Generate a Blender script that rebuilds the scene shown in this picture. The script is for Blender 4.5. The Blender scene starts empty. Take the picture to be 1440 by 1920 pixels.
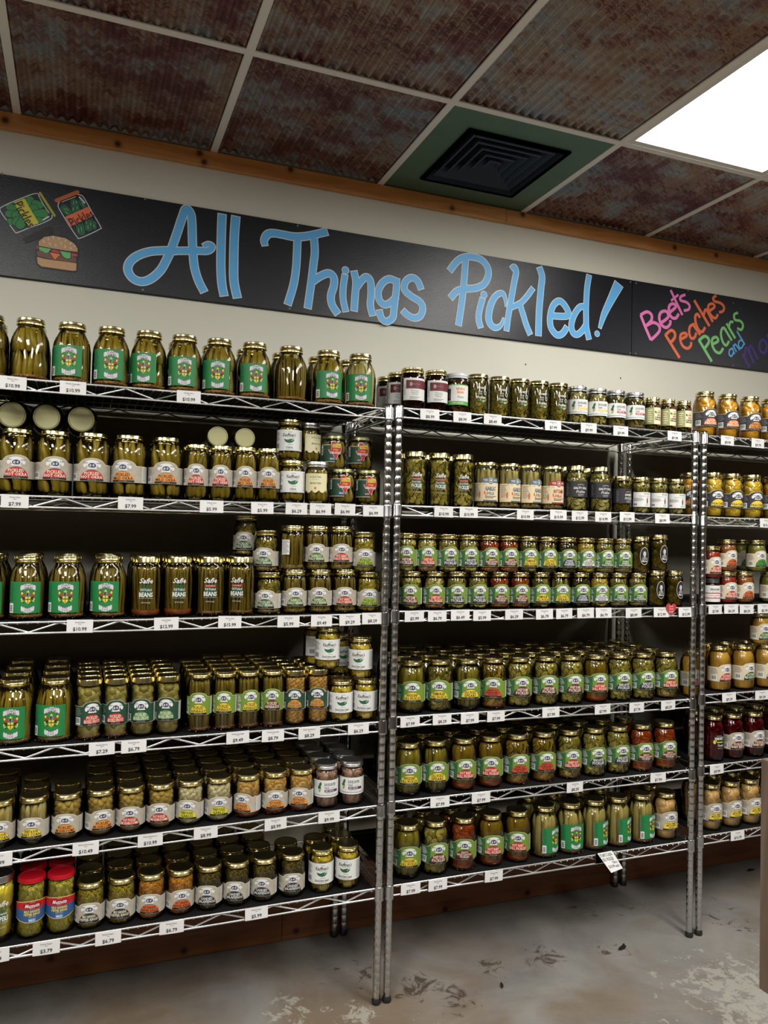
import bpy, bmesh, math, random
from mathutils import Matrix, Vector, noise
PI = math.pi
random.seed(7)
SC = bpy.context.scene
COL = SC.collection
# ------------------------------------------------------------------ camera
cam_d = bpy.data.cameras.new('camera'); cam = bpy.data.objects.new('camera', cam_d); COL.objects.link(cam)
SC.camera = cam
YAW, PITCH, ROLL, FPX = 0.3725, 0.0246, 0.0216, 1461.7428
F = Vector((math.sin(YAW)*math.cos(PITCH), math.cos(YAW)*math.cos(PITCH), math.sin(PITCH)))
R0 = Vector((math.cos(YAW), -math.sin(YAW), 0)); U0 = R0.cross(F)
RR = R0*math.cos(ROLL)+U0*math.sin(ROLL); UU = -R0*math.sin(ROLL)+U0*math.cos(ROLL)
cam.matrix_world = Matrix(((RR.x, UU.x, -F.x, 0), (RR.y, UU.y, -F.y, -2.6889), (RR.z, UU.z, -F.z, 1.4232), (0, 0, 0, 1)))
cam_d.sensor_fit = 'VERTICAL'; cam_d.sensor_height = 24.0; cam_d.lens = FPX/1920*24.0
cam_d.clip_start = 0.05; cam_d.clip_end = 60
# ------------------------------------------------------------------ world, exposure, lamps
W = bpy.data.worlds.new('world'); SC.world = W; W.use_nodes = True
W.node_tree.nodes['Background'].inputs[0].default_value = (1, 0.96, 0.9, 1)
W.node_tree.nodes['Background'].inputs[1].default_value = 0.02
SC.view_settings.view_transform = 'Standard'; SC.view_settings.look = 'None'
SC.view_settings.gamma = 1.0; SC.view_settings.use_curve_mapping = False
SC.view_settings.exposure = 1.95
LIGHT_STRENGTH = 5.0
# 2x4 ft ceiling light panels: (x centre, y centre, strength factor)
XG, T, HC, YG = 0.3918, 0.6096, 2.7058, 0.6193
PANELS = [(XG+kx*T, -YG-jy*T, s) for kx, jy, s in ((2.5, 1, .6), (-3.5, 1, .8), (-1.5, 3, 1.4), (2.5, 3, 1.4), (6.5, 3, 1.),
          (-3.5, 5, 1.2), (0.5, 5, 1.2))]
SC.cycles.max_bounces = 8; SC.cycles.diffuse_bounces = 4; SC.cycles.glossy_bounces = 4
SC.cycles.transmission_bounces = 4; SC.cycles.transparent_max_bounces = 14
SC.cycles.use_denoising = True; SC.cycles.caustics_reflective = False; SC.cycles.caustics_refractive = False
SC.cycles.sample_clamp_indirect = 4.0
# ------------------------------------------------------------------ measured positions (metres)
SHELF={"A1":[1.8006,0.00074],"A2":[1.4982,0.00365],"A3":[1.171,0.00418],"A4":[0.847,-0.00025],"A5":[0.5875,0.00885],"A6":[0.3451,0.00199],"B1":[1.8116,-0.00413],"B2":[1.5036,0.00163],"B3":[1.1847,-0.00509],"B4":[0.8667,-0.01037],"B5":[0.6072,-0.00647],"B6":[0.351,-0.0044],"C1":[1.8006,0],"C2":[1.5019,0],"C3":[1.1808,0],"C4":[0.8572,0],"C5":[0.6018,0],"C6":[0.3505,0]}
TYPES={"QC":[0.0492,0.167],"Q":[0.0445,0.163],"O24":[0.047,0.174],"O16":[0.034,0.158],"K":[0.0372,0.126],"TX":[0.0385,0.108],"SF":[0.0415,0.167],"P":[0.0385,0.122],"P2":[0.0372,0.13],"BR":[0.034,0.161],"AS":[0.034,0.166],"CA":[0.0328,0.16],"MZ":[0.0365,0.153],"G":[0.029,0.119],"YH":[0.04,0.15],"SQ":[0.04,0.157],"BW":[0.0355,0.134],"MR":[0.0385,0.132],"SP":[0.035,0.128],"ST":[0.036,0.118],"SC":[0.0365,0.171],"PT":[0.036,0.119],"DK":[0.033,0.12],"PC":[0.0425,0.166],"OV":[0.0345,0.128],"GR":[0.031,0.094],"BP":[0.0425,0.167]}
JARS=[["A1",0,"QC","okra_plain",-0.2343,-0.4073,6,1,1.0,0.0],["A1",0,"QC","okra_plain",-0.1351,-0.4073,3,1,1.0,0.0],["A1",0,"QC","crest_aspar",-0.0317,-0.4073,-12,1,1.0,0.0],["A1",0,"QC","crest_okra",0.0699,-0.4073,-6,1,1.0,0.0],["A1",0,"QC","crest_okra",0.1693,-0.4073,-24,1,0.989,0.0],["A1",0,"QC","crest_okra",0.2669,-0.4073,-9,1,0.989,0.0],["A1",0,"QC","crest_okra",0.3662,-0.4073,-17,1,1.0,0.0],["A1",0,"QC","crest_okra",0.4695,-0.4073,-8,1,1.0,0.0],["A1",0,"QC","beans_plain",0.5804,-0.4073,-14,1,1.0,0.0],["A1",0,"QC","crest_okra",0.6978,-0.4073,-5,1,1.0,0.0],["A1",0,"QC","crest_spear",0.8019,-0.4073,-19,1,1.0,0.0],["A2",0,"O24","hotokra",-0.1597,-0.4095,4,1,0.982,0.0],["A2",0,"O24","hotokra",-0.0671,-0.4095,5,1,0.982,0.0],["A2",0,"O24","hotokra",0.0292,-0.4095,-1,1,1.0,0.0],["A2",0,"O24","mildokra",0.1253,-0.4095,-23,1,1.0,0.0],["A2",0,"O24","mildokra",0.2238,-0.4095,-4,1,1.0,0.0],["A2",0,"O16","hotokra16",0.3075,-0.4225,-8,1,1.0,0.0],["A2",0,"O16","hotokra16",0.3763,-0.4225,-9,1,1.0,0.0],["A2",0,"O16","mildokra16",0.4467,-0.4225,-8,1,1.0,0.0],["A2",0,"O16","mildokra16",0.5154,-0.4225,-10,1,1.0,0.0],["A2",0,"K","kaufokra",0.5894,-0.4193,-10,1,1.0,0.0],["A2",0,"K","smokin",0.6673,-0.4193,-24,0,1.0,0.0],["A2",0,"TX","texas",0.7469,-0.418,-13,1,1.0,0.0],["A2",0,"TX","texashot",0.8314,-0.418,-15,1,1.0,0.0],["A2",1,"K","kaufokra",0.5872,-0.3833,-14,0,1.0,0.126],["A2",1,"TX","texas",0.7373,-0.354,-16,0,1.0,0.108],["A2",1,"TX","texashot",0.826,-0.354,-14,0,1.0,0.108],["A2",2,"K","smokin",0.6607,-0.3393,24,0,1.0,0.126],["A3",0,"QC","crest_beans",-0.2171,-0.4073,5,2,0.941,0.0],["A3",0,"QC","crest_beans",-0.1242,-0.4073,3,2,0.941,0.0],["A3",0,"QC","crest_beans",-0.0248,-0.4073,-8,2,1.0,0.0],["A3",0,"QC","crest_beans",0.0815,-0.4073,-15,2,1.0,0.0],["A3",0,"SF","safie_beans",0.179,-0.415,-5,2,1.0,0.0],["A3",0,"SF","safie_beans",0.266,-0.415,-2,2,1.0,0.0],["A3",0,"SF","safie_hot",0.3564,-0.415,-9,2,1.0,0.0],["A3",0,"SF","safie_hot",0.4433,-0.415,-26,2,1.0,0.0],["A3",0,"P","dilly",0.5253,-0.418,-25,1,1.0,0.0],["A3",0,"P2","garlicdilly",0.6041,-0.4193,-7,1,1.0,0.0],["A3",0,"P2","garlicdilly",0.6829,-0.4193,-17,1,1.0,0.0],["A3",0,"P2","hotdilly",0.761,-0.4193,-14,1,1.0,0.0],["A3",0,"P","snap",0.8389,-0.418,-12,1,1.0,0.0],["A3",1,"P","dilly",0.5215,-0.396,-25,0,1.0,0.122],["A3",1,"P2","garlic_plain",0.5952,-0.4193,-15,0,1.0,0.13],["A3",1,"P2","garlicdilly",0.6703,-0.4193,-16,0,1.0,0.13],["A3",1,"P2","hotdilly",0.7456,-0.4193,-10,0,1.0,0.13],["A3",1,"P","snap",0.8223,-0.418,-10,0,1.0,0.122],["A3",2,"P","dilly",0.4735,-0.333,-23,0,1.0,0.167],["A4",0,"QC","crest_veg",-0.1452,-0.4073,-9,4,1.0,0.0],["A4",0,"QC","crest_veg",-0.0458,-0.4073,-12,4,1.0,0.0],["A4",0,"BR","brusshot",0.04,-0.4225,14,5,1.0,0.0],["A4",0,"BR","brusshot",0.1091,-0.4225,-3,5,1.0,0.0],["A4",0,"BR","brussmild",0.1785,-0.4225,-10,5,1.0,0.0],["A4",0,"BR","brussmild",0.2473,-0.4225,-16,4,1.0,0.0],["A4",0,"AS","aspar",0.3341,-0.4225,-13,3,1.0,0.0],["A4",0,"AS","aspar",0.4058,-0.4225,-15,4,0.985,0.0],["A4",0,"AS","aspar",0.473,-0.4225,3,4,0.985,0.0],["A4",0,"AS","hotaspar",0.5449,-0.4225,-14,4,1.0,0.0],["A4",0,"CA","cauli",0.6125,-0.4237,-15,4,1.0,0.0],["A4",0,"CA","cauli",0.6826,-0.4237,-17,3,1.0,0.0],["A4",0,"K","kaufsq",0.7578,-0.4193,-10,2,1.0,0.0],["A4",0,"K","kaufsq",0.8374,-0.4193,-25,2,1.0,0.0],["A4",1,"K","kaufsq",0.712,-0.4193,-7,0,1.0,0.16],["A4",1,"K","kaufsq",0.819,-0.4193,-30,0,1.0,0.126],["A4",2,"K","kaufsq",0.7735,-0.3393,12,0,1.0,0.126],["A4",2,"K","kaufsq",0.6976,-0.3393,33,0,1.0,0.16],["A5",0,"P","corn",-0.1709,-0.418,4,3,1.0,0.0],["A5",0,"P","corn",-0.0889,-0.418,-6,2,1.0,0.0],["A5",0,"P","mush",-0.0064,-0.418,-8,1,1.0,0.0],["A5",0,"P","mush",0.0771,-0.418,8,3,1.0,0.0],["A5",0,"P","hotmush",0.156,-0.418,-7,4,1.0,0.0],["A5",0,"P","hotmush",0.2357,-0.418,-11,4,1.0,0.0],["A5",0,"P","garlic",0.3153,-0.418,-18,4,1.0,0.0],["A5",0,"P","garlic",0.3955,-0.418,-5,4,1.0,0.0],["A5",0,"P","hotgarlic",0.4795,-0.418,-37,4,1.0,0.0],["A5",0,"P","hotgarlic",0.5601,-0.418,-9,4,1.0,0.0],["A5",0,"P","hotgarlic",0.6388,-0.418,-21,4,1.0,0.0],["A5",0,"P2","douxonion",0.7172,-0.4193,-13,3,1.0,0.0],["A5",0,"P2","douxonion",0.799,-0.4193,-24,3,1.0,0.0],["A6",0,"BP","safiepep",-0.1687,-0.414,14,2,1.0,0.0],["A6",0,"MZ","mezz",-0.0882,-0.42,7,3,0.976,0.0],["A6",0,"MZ","mezz",-0.0167,-0.42,-3,3,0.976,0.0],["A6",0,"P","mildban",0.0577,-0.418,-4,3,0.99,0.0],["A6",0,"P","mildban",0.1372,-0.418,-6,4,1.0,0.0],["A6",0,"P","hotban",0.216,-0.418,-10,4,1.0,0.0],["A6",0,"P","hotban",0.2956,-0.418,1,4,1.0,0.0],["A6",0,"P","jal",0.375,-0.418,-17,4,1.0,0.0],["A6",0,"P","jal",0.4542,-0.418,-19,4,1.0,0.0],["A6",0,"P","jal",0.5338,-0.418,-21,3,1.0,0.0],["A6",0,"P","jal",0.6181,-0.418,-10,1,1.0,0.0],["A6",0,"K","kaufsq",0.7083,-0.4193,-12,1,1.0,0.0],["A6",0,"K","kaufsq",0.7912,-0.4193,-29,2,1.0,0.0],["B1",0,"MR","maroon",0.9749,-0.418,-14,0,1.0,0.0],["B1",0,"MR","maroon",1.0572,-0.418,-14,0,0.988,0.0],["B1",0,"P2","mason",1.1322,-0.4193,-20,0,0.988,0.0],["B1",0,"BW","brown",1.2075,-0.421,-14,0,1.0,0.0],["B1",0,"BW","brown",1.2874,-0.421,-14,0,1.0,0.0],["B1",0,"BW","brown",1.364,-0.421,-14,0,1.0,0.0],["B1",0,"BW","brown",1.4401,-0.421,-14,0,1.0,0.0],["B1",0,"BW","brown",1.5168,-0.421,-14,0,1.0,0.0],["B1",0,"P2","douxy",1.5953,-0.4193,-17,0,1.0,0.0],["B1",0,"P2","douxy",1.6787,-0.4193,-17,0,1.0,0.0],["B1",0,"P2","douxr",1.7571,-0.4193,-17,0,1.0,0.0],["B1",0,"P2","douxr",1.8395,-0.4193,-20,0,1.0,0.0],["B1",0,"G","grumpy",1.9133,-0.4275,-14,0,1.0,0.0],["B1",0,"G","grumpy",1.9832,-0.4275,-14,0,1.0,0.0],["B1",0,"G","grumpy",2.0555,-0.4275,-17,0,1.0,0.0],["B1",2,"MR","maroon",0.9564,-0.248,-23,0,1.0,0.0],["B1",2,"MR","maroon",0.9625,-0.33,-23,0,1.0,0.0],["C1",0,"PC","peach1",2.1685,-0.414,-8,0,1.0,0.0],["C1",0,"PC","peach1",2.2786,-0.414,-10,0,1.0,0.0],["C1",0,"PC","peach2",2.389,-0.414,-11,0,1.0,0.0],["C1",0,"PC","peach2",2.4956,-0.414,-11,0,1.0,0.0],["B2",0,"SC","safiechip",0.9887,-0.42,-14,1,1.0,0.0],["B2",0,"SC","safiechip",1.0738,-0.42,-17,1,1.0,0.0],["B2",0,"SC","safiechip2",1.1582,-0.42,-20,1,1.0,0.0],["B2",0,"YH","yee",1.2459,-0.4165,-4,0,1.0,0.0],["B2",0,"YH","yee",1.3315,-0.4165,18,0,1.0,0.0],["B2",0,"YH","yee",1.412,-0.4165,22,0,1.0,0.0],["B2",0,"YH","yeehot",1.5008,-0.4165,4,0,1.0,0.0],["B2",0,"SQ","salty",1.5982,-0.4165,-28,1,1.0,0.0],["B2",0,"SQ","salty",1.6972,-0.4165,-23,1,1.0,0.0],["B2",0,"SP","sweetp",1.7871,-0.4215,-10,0,1.0,0.0],["B2",0,"SP","spicy",1.8699,-0.4215,-17,1,1.0,0.0],["B2",0,"SP","spicy",1.9484,-0.4215,-17,1,1.0,0.0],["B2",0,"SP","spicy",2.0298,-0.4215,-20,0,1.0,0.0],["B2",2,"PC","peach2",2.192,-0.314,-23,0,1.0,0.0],["C2",0,"PC","peachy",2.2062,-0.414,-8,0,1.0,0.0],["C2",0,"PC","peachy",2.3011,-0.414,-8,1,1.0,0.0],["C2",0,"PC","peachy",2.4011,-0.414,-12,1,1.0,0.0],["C2",0,"PC","peach2",2.5076,-0.414,-12,0,1.0,0.0],["B3",0,"PT","sweetflame",0.9817,-0.4205,-23,1,1.0,0.0],["B3",0,"PT","sweethot",1.0625,-0.4205,-12,1,1.0,0.0],["B3",0,"PT","bb",1.1423,-0.4205,-17,1,1.0,0.0],["B3",0,"PT","bb",1.2201,-0.4205,-12,1,1.0,0.0],["B3",0,"PT","zesty",1.2987,-0.4205,-12,1,1.0,0.0],["B3",0,"PT","zesty",1.378,-0.4205,-14,1,1.0,0.0],["B3",0,"PT","hamb",1.4581,-0.4205,-14,1,1.0,0.0],["B3",0,"PT","spears",1.5367,-0.4205,-14,1,1.0,0.0],["B3",0,"PT","gherkin",1.6182,-0.4205,-14,1,1.0,0.0],["B3",0,"PT","horse",1.697,-0.4205,-14,1,1.0,0.0],["B3",0,"PT","sgarlic",1.7775,-0.4205,-17,1,1.0,0.0],["B3",0,"PT","sgarlic",1.8609,-0.4205,-16,1,1.0,0.0],["B3",0,"OV","oval",1.9424,-0.422,-11,0,1.0,0.0],["B3",0,"OV","oval",2.0247,-0.422,-2,0,1.0,0.0],["B3",1,"PT","sweetflame",0.9625,-0.4205,-17,0,0.983,0.119],["B3",1,"PT","sweethot",1.0335,-0.4205,-12,0,0.983,0.119],["B3",1,"PT","bb",1.1088,-0.4205,-6,0,1.0,0.119],["B3",1,"PT","bb",1.183,-0.4205,-8,0,1.0,0.119],["B3",1,"PT","zesty",1.2587,-0.4205,-8,0,1.0,0.119],["B3",1,"PT","zesty",1.332,-0.4205,-10,0,1.0,0.119],["B3",1,"PT","hamb",1.408,-0.4205,-11,0,1.0,0.119],["B3",1,"PT","spears",1.4834,-0.4205,-11,0,1.0,0.119],["B3",1,"PT","gherkin",1.5615,-0.4205,-14,0,1.0,0.119],["B3",1,"PT","horse",1.638,-0.4205,-11,0,1.0,0.119],["B3",1,"PT","sgarlic",1.715,-0.4205,-5,0,1.0,0.119],["B3",1,"PT","sgarlic",1.7936,-0.4205,-14,0,1.0,0.119],["B3",1,"OV","oval",1.8713,-0.422,-17,0,1.0,0.119],["B3",1,"OV","oval",1.9532,-0.422,-8,0,1.0,0.128],["C3",0,"GR","serap",2.1989,-0.4255,-17,0,1.0,0.0],["C3",0,"PT","redrel",2.2784,-0.4205,-12,0,1.0,0.0],["C3",0,"PT","hotrel",2.3614,-0.4205,-10,0,1.0,0.0],["C3",0,"PT","greenrel",2.4924,-0.4205,-8,0,1.0,0.0],["C3",1,"PT","redrel",2.1997,-0.4205,-8,0,1.0,0.094],["C3",1,"PT","hotrel",2.2758,-0.4205,-5,0,1.0,0.119],["C3",1,"PT","greenrel",2.4216,-0.4205,-8,0,1.0,0.119],["C3",1,"PT","greenrel",2.5213,-0.4205,-11,0,1.0,0.119],["C3",2,"PT","greenrel",2.4467,-0.3305,-11,0,1.0,0.119],["B4",0,"Q","whole",0.994,-0.412,-17,2,1.0,0.0],["B4",0,"Q","hamb",1.091,-0.412,-23,3,1.0,0.0],["B4",0,"Q","spears",1.1918,-0.412,-10,3,1.0,0.0],["B4",0,"Q","habanero",1.2876,-0.412,-26,3,1.0,0.0],["B4",0,"Q","sweetflame",1.3861,-0.412,-12,3,1.0,0.0],["B4",0,"Q","sweetflame",1.4905,-0.412,-14,3,1.0,0.0],["B4",0,"Q","sweetflame",1.5925,-0.412,-12,3,1.0,0.0],["B4",0,"Q","hotbaby",1.6941,-0.412,-11,3,1.0,0.0],["B4",0,"Q","bb",1.7951,-0.412,-11,3,1.0,0.0],["B4",0,"Q","bb",1.8965,-0.412,-10,3,1.0,0.0],["B4",0,"Q","sweethot",2.0006,-0.412,-11,3,1.0,0.0],["B4",0,"PC","chow",2.1219,-0.414,-6,0,1.0,0.0],["C4",0,"PC","chow",2.2502,-0.414,0,1,1.0,0.0],["C4",0,"PC","chowm",2.3655,-0.414,2,1,1.0,0.0],["C4",0,"PC","chowm",2.4786,-0.414,1,1,1.0,0.0],["C4",1,"PT","chowm",2.4474,-0.4205,-14,0,1.0,0.166],["B5",0,"Q","whole",0.9888,-0.412,-15,2,1.0,0.0],["B5",0,"Q","spears",1.0825,-0.412,-12,3,1.0,0.0],["B5",0,"Q","hotbaby",1.1817,-0.412,-12,3,1.0,0.0],["B5",0,"Q","hotbaby",1.2809,-0.412,-20,3,1.0,0.0],["B5",0,"Q","habanero",1.382,-0.412,-10,3,1.0,0.0],["B5",0,"Q","habanero",1.4849,-0.412,-11,3,1.0,0.0],["B5",0,"Q","sweethot",1.5886,-0.412,-11,3,1.0,0.0],["B5",0,"Q","bb",1.6909,-0.412,-10,3,1.0,0.0],["B5",0,"Q","bb",1.7915,-0.412,-8,2,1.0,0.0],["B5",0,"Q","zesty",1.8936,-0.412,-11,1,1.0,0.0],["B5",0,"Q","zesty",1.9986,-0.412,-11,0,1.0,0.0],["C5",0,"PC","harvest",2.2218,-0.414,-8,1,1.0,0.0],["C5",0,"PC","beet",2.3175,-0.414,-11,2,1.0,0.0],["C5",0,"PC","beet",2.4197,-0.414,-7,2,1.0,0.0],["C5",0,"PC","beet",2.5244,-0.414,-11,2,1.0,0.0],["B6",0,"Q","whole",0.9909,-0.412,-11,1,1.0,0.0],["B6",0,"Q","sweetflame",1.0871,-0.412,-6,1,1.0,0.0],["B6",0,"Q","zesty",1.1872,-0.412,-17,1,1.0,0.0],["B6",0,"Q","hotbaby",1.2892,-0.412,-14,1,1.0,0.0],["B6",0,"Q","hotbaby",1.3891,-0.412,-24,0,1.0,0.0],["B6",0,"QC","crest_spear",1.497,-0.4073,20,1,1.0,0.0],["B6",0,"QC","crest_spear",1.6009,-0.4073,-10,1,1.0,0.0],["B6",0,"QC","crest_spear",1.7,-0.4073,23,1,0.997,0.0],["B6",0,"QC","crest_spear",1.7984,-0.4073,28,1,0.997,0.0],["B6",0,"QC","crest_spear",1.9017,-0.4073,18,0,1.0,0.0],["B6",0,"Q","egg",2.0063,-0.412,-8,2,1.0,0.0],["C6",0,"PC","egg",2.2152,-0.414,-10,1,1.0,0.0],["C6",0,"PC","egg",2.3106,-0.414,-5,1,1.0,0.0],["C6",0,"PC","egg",2.4056,-0.414,-4,1,1.0,0.0],["C6",0,"PC","egg",2.5042,-0.414,-8,1,1.0,0.0]]
LYING=[["O24",-0.1794,-0.335],["O24",-0.0922,-0.335],["O24",-0.0025,-0.335],["O16",0.3749,-0.37],["O16",0.4556,-0.37]]
TAGS=[["A1",-0.1692,"10.99"],["A1",-0.025,"10.99"],["A1",0.2742,"10.99"],["A2",-0.1552,"7.99"],["A2",0.1285,"7.99"],["A2",0.3452,"5.99"],["A2",0.4891,"5.99"],["A2",0.59,"6.29"],["A2",0.663,"6.99"],["A2",0.7393,"6.99"],["A2",0.8296,"6.99"],["A3",0.0102,"10.99"],["A3",0.2311,"12.99"],["A3",0.4046,"15.99"],["A3",0.5743,"5.99"],["A3",0.6743,"9.49"],["A3",0.7623,"9.29"],["A3",0.8338,"8.29"],["A4",0.074,"7.29"],["A4",0.1552,"6.79"],["A4",0.4358,"9.49"],["A4",0.537,"8.79"],["A4",0.645,"8.29"],["A4",0.7972,"6.29"],["A5",-0.166,"5.99"],["A5",0.0415,"10.49"],["A5",0.205,"10.99"],["A5",0.3533,"8.99"],["A5",0.5512,"8.99"],["A5",0.7114,"9.99"],["A6",-0.1657,"9.99"],["A6",-0.0467,"3.79"],["A6",0.1043,"6.79"],["A6",0.268,"6.79"],["A6",0.502,"5.99"],["B1",1.0113,"8.99"],["B1",1.125,"8.99"],["B1",1.2348,"8.49"],["B1",1.4633,"7.99"],["B1",1.606,"9.99"],["B1",1.7387,"9.99"],["B1",1.9734,"9.99"],["C1",2.2185,"9.99"],["C1",2.3667,"9.79"],["B2",1.0659,"10.99"],["B2",1.1542,"10.99"],["B2",1.3623,"10.99"],["B2",1.4899,"10.99"],["B2",1.5748,"12.99"],["B2",1.6705,"14.99"],["B2",1.771,"12.99"],["B2",1.9235,"8.99"],["C2",2.4131,"10.50"],["B3",0.9727,"5.99"],["B3",1.0508,"6.79"],["B3",1.1309,"6.49"],["B3",1.209,"5.99"],["B3",1.3266,"6.29"],["B3",1.4421,"6.79"],["B3",1.5192,"6.79"],["B3",1.6044,"6.79"],["B3",1.6784,"6.79"],["B3",1.8038,"8.49"],["B3",1.924,"12.99"],["B3",2.0337,"12.99"],["C3",2.1691,"7.99"],["C3",2.2449,"6.29"],["C3",2.3197,"8.29"],["C3",2.4065,"5.99"],["B4",0.9656,"7.99"],["B4",1.0745,"8.29"],["B4",1.1718,"7.99"],["B4",1.2661,"7.99"],["B4",1.4731,"7.99"],["B4",1.6798,"7.99"],["B4",1.8229,"7.79"],["B4",1.9598,"8.29"],["C4",2.2392,"9.29"],["C4",2.4,"9.29"],["B5",1.0727,"7.99"],["B5",1.2172,"7.99"],["B5",1.5722,"8.29"],["B5",1.9193,"7.99"],["C5",2.1849,"9.99"],["B6",0.9789,"7.99"],["B6",1.071,"7.99"],["B6",1.2688,"7.99"],["C6",2.287,"10.79"]]
BLUE=[[0.2736,2.3479,0.0234,0.2362,2.3429,0.0232,0.1902,2.332,0.0231,0.1512,2.311,0.0229,0.1292,2.286,0.0229,0.1254,2.26,0.0228,0.1411,2.2367,0.0229,0.1686,2.2293,0.023,0.1988,2.2431,0.0231,0.2287,2.2764,0.0232,0.2493,2.3199,0.0233,0.2609,2.3509,0.0233,0.2782,2.409,0.0234,0.2925,2.4604,0.0235,0.3049,2.4952,0.0235,0.3212,2.4816,0.0236,0.3263,2.4463,0.0236,0.3283,2.4072,0.0236,0.3319,2.3552,0.0236,0.3381,2.3035,0.0236,0.3521,2.2595,0.0236,0.3724,2.2228,0.0236],[0.2611,2.346,0.0214,0.3462,2.359,0.0216,0.3783,2.3632,0.0204,0.3926,2.3727,0.0191,0.3956,2.3831,0.0172,0.3825,2.3877,0.0152,0.3666,2.3786,0.0132],[0.4262,2.4968,0.0249,0.4255,2.4227,0.0249,0.4265,2.323,0.0248,0.4316,2.2572,0.0248,0.4401,2.2185,0.0248],[0.4731,2.4973,0.0261,0.4698,2.4297,0.026,0.4702,2.3293,0.026,0.4731,2.2696,0.026,0.4854,2.2177,0.026],[0.5774,2.4134,0.0187,0.5739,2.4317,0.0223,0.5859,2.4536,0.0246,0.6083,2.4612,0.0235,0.6394,2.461,0.0236,0.6781,2.46,0.025,0.7121,2.4654,0.0251,0.7487,2.4773,0.024,0.8018,2.4979,0.0242],[0.6932,2.4576,0.0233,0.6928,2.4074,0.0233,0.6906,2.3474,0.0233,0.6824,2.2867,0.0232,0.6636,2.2165,0.0232],[0.7539,2.4673,0.0235,0.7581,2.4173,0.0235,0.7539,2.3685,0.0235,0.748,2.3076,0.0235,0.7368,2.2127,0.0234],[0.7528,2.3107,0.0235,0.7821,2.334,0.0236,0.8117,2.3479,0.0237,0.8309,2.336,0.0237,0.8324,2.3071,0.0237,0.8224,2.2694,0.0237,0.827,2.2361,0.0237,0.8492,2.2061,0.0237],[0.8737,2.351,0.02,0.8683,2.312,0.0199,0.8682,2.2632,0.0199,0.8794,2.2183,0.0199],[0.9079,2.3688,0.0225,0.9165,2.3308,0.0225,0.9148,2.2938,0.0225,0.9113,2.2247,0.0225],[0.917,2.3088,0.0225,0.9395,2.3413,0.0226,0.9574,2.3549,0.0226,0.9735,2.3386,0.0227,0.976,2.2895,0.0227,0.9742,2.2522,0.0226,0.9842,2.2164,0.0227],[1.0752,2.3551,0.0225,1.047,2.36,0.0224,1.0208,2.3426,0.0223,1.0044,2.3106,0.0223,1.0091,2.2765,0.0223,1.0306,2.2619,0.0223,1.0569,2.2752,0.0224,1.0752,2.2975,0.0225],[1.0768,2.3654,0.022,1.0748,2.315,0.022,1.0682,2.2516,0.0219,1.0636,2.2186,0.0219,1.04,2.1996,0.0218,1.0186,2.2107,0.0218,1.0095,2.2381,0.0218],[1.1762,2.3399,0.0222,1.1604,2.3694,0.0222,1.1356,2.3773,0.0221,1.1116,2.3576,0.0221,1.1095,2.3271,0.0221,1.1372,2.3069,0.0221,1.1732,2.29,0.0222,1.1847,2.2662,0.0222,1.1743,2.237,0.0222,1.1499,2.2265,0.0221,1.1225,2.2345,0.0221,1.1032,2.2485,0.022],[1.2946,2.4271,0.0228,1.3269,2.4691,0.0229,1.3585,2.4882,0.023,1.3905,2.4944,0.0231,1.4296,2.4886,0.0232,1.4562,2.4648,0.0233,1.4618,2.4335,0.0233,1.4445,2.3961,0.0232,1.4092,2.3753,0.0231,1.3611,2.3645,0.023,1.3263,2.3512,0.0229,1.3,2.322,0.0228],[1.3618,2.4829,0.0225,1.357,2.4043,0.0224,1.3493,2.3169,0.0224,1.3361,2.222,0.0223],[1.4386,2.3377,0.0209,1.4256,2.289,0.0208,1.4231,2.2539,0.0208,1.4325,2.2237,0.0208],[1.5426,2.3211,0.0041,1.5397,2.3502,0.0117,1.5243,2.3702,0.0182,1.4947,2.3532,0.0216,1.4726,2.3094,0.0233,1.467,2.2621,0.0238,1.4807,2.236,0.0227,1.5039,2.2308,0.0193,1.5235,2.2454,0.0132,1.5323,2.2714,0.0035],[1.564,2.473,0.0153,1.5773,2.4823,0.0195,1.5861,2.4629,0.0213,1.577,2.4142,0.0212,1.5649,2.3446,0.0212,1.5544,2.2843,0.0206,1.5472,2.2246,0.0194],[1.665,2.4083,0.0191,1.6323,2.3652,0.019,1.6056,2.3395,0.0189,1.5638,2.3179,0.0188],[1.6073,2.3352,0.0201,1.6235,2.2927,0.0201,1.6379,2.2558,0.0202,1.6556,2.2222,0.0202],[1.6934,2.4961,0.024,1.7062,2.4619,0.024,1.7021,2.4073,0.024,1.6952,2.3164,0.0239,1.6942,2.222,0.0239],[1.7564,2.3084,0.0223,1.8319,2.3176,0.0225,1.8228,2.3512,0.0225,1.792,2.3732,0.0224,1.7622,2.3522,0.0223,1.748,2.3074,0.0223,1.7505,2.2648,0.0223,1.7711,2.2385,0.0223,1.7913,2.2336,0.0224,1.8113,2.2459,0.0224,1.8284,2.271,0.0225],[1.9328,2.4982,0.0216,1.924,2.4457,0.0216,1.9202,2.3721,0.0216,1.9212,2.3138,0.0216,1.9236,2.2791,0.0216,1.9365,2.2338,0.0216],[1.9186,2.3646,0.0221,1.891,2.3612,0.0221,1.8641,2.3273,0.022,1.8496,2.2821,0.022,1.8587,2.2513,0.022,1.8793,2.2464,0.022,1.9031,2.2651,0.0221,1.9199,2.2889,0.0221],[2.0825,2.482,0.0446,2.0408,2.4052,0.031,2.0099,2.3451,0.0235,1.9898,2.2868,0.0117]]
DOTS=[[0.8751,2.3678,0.0243],[1.4441,2.353,0.0255],[1.9773,2.2604,0.0217]]
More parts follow.
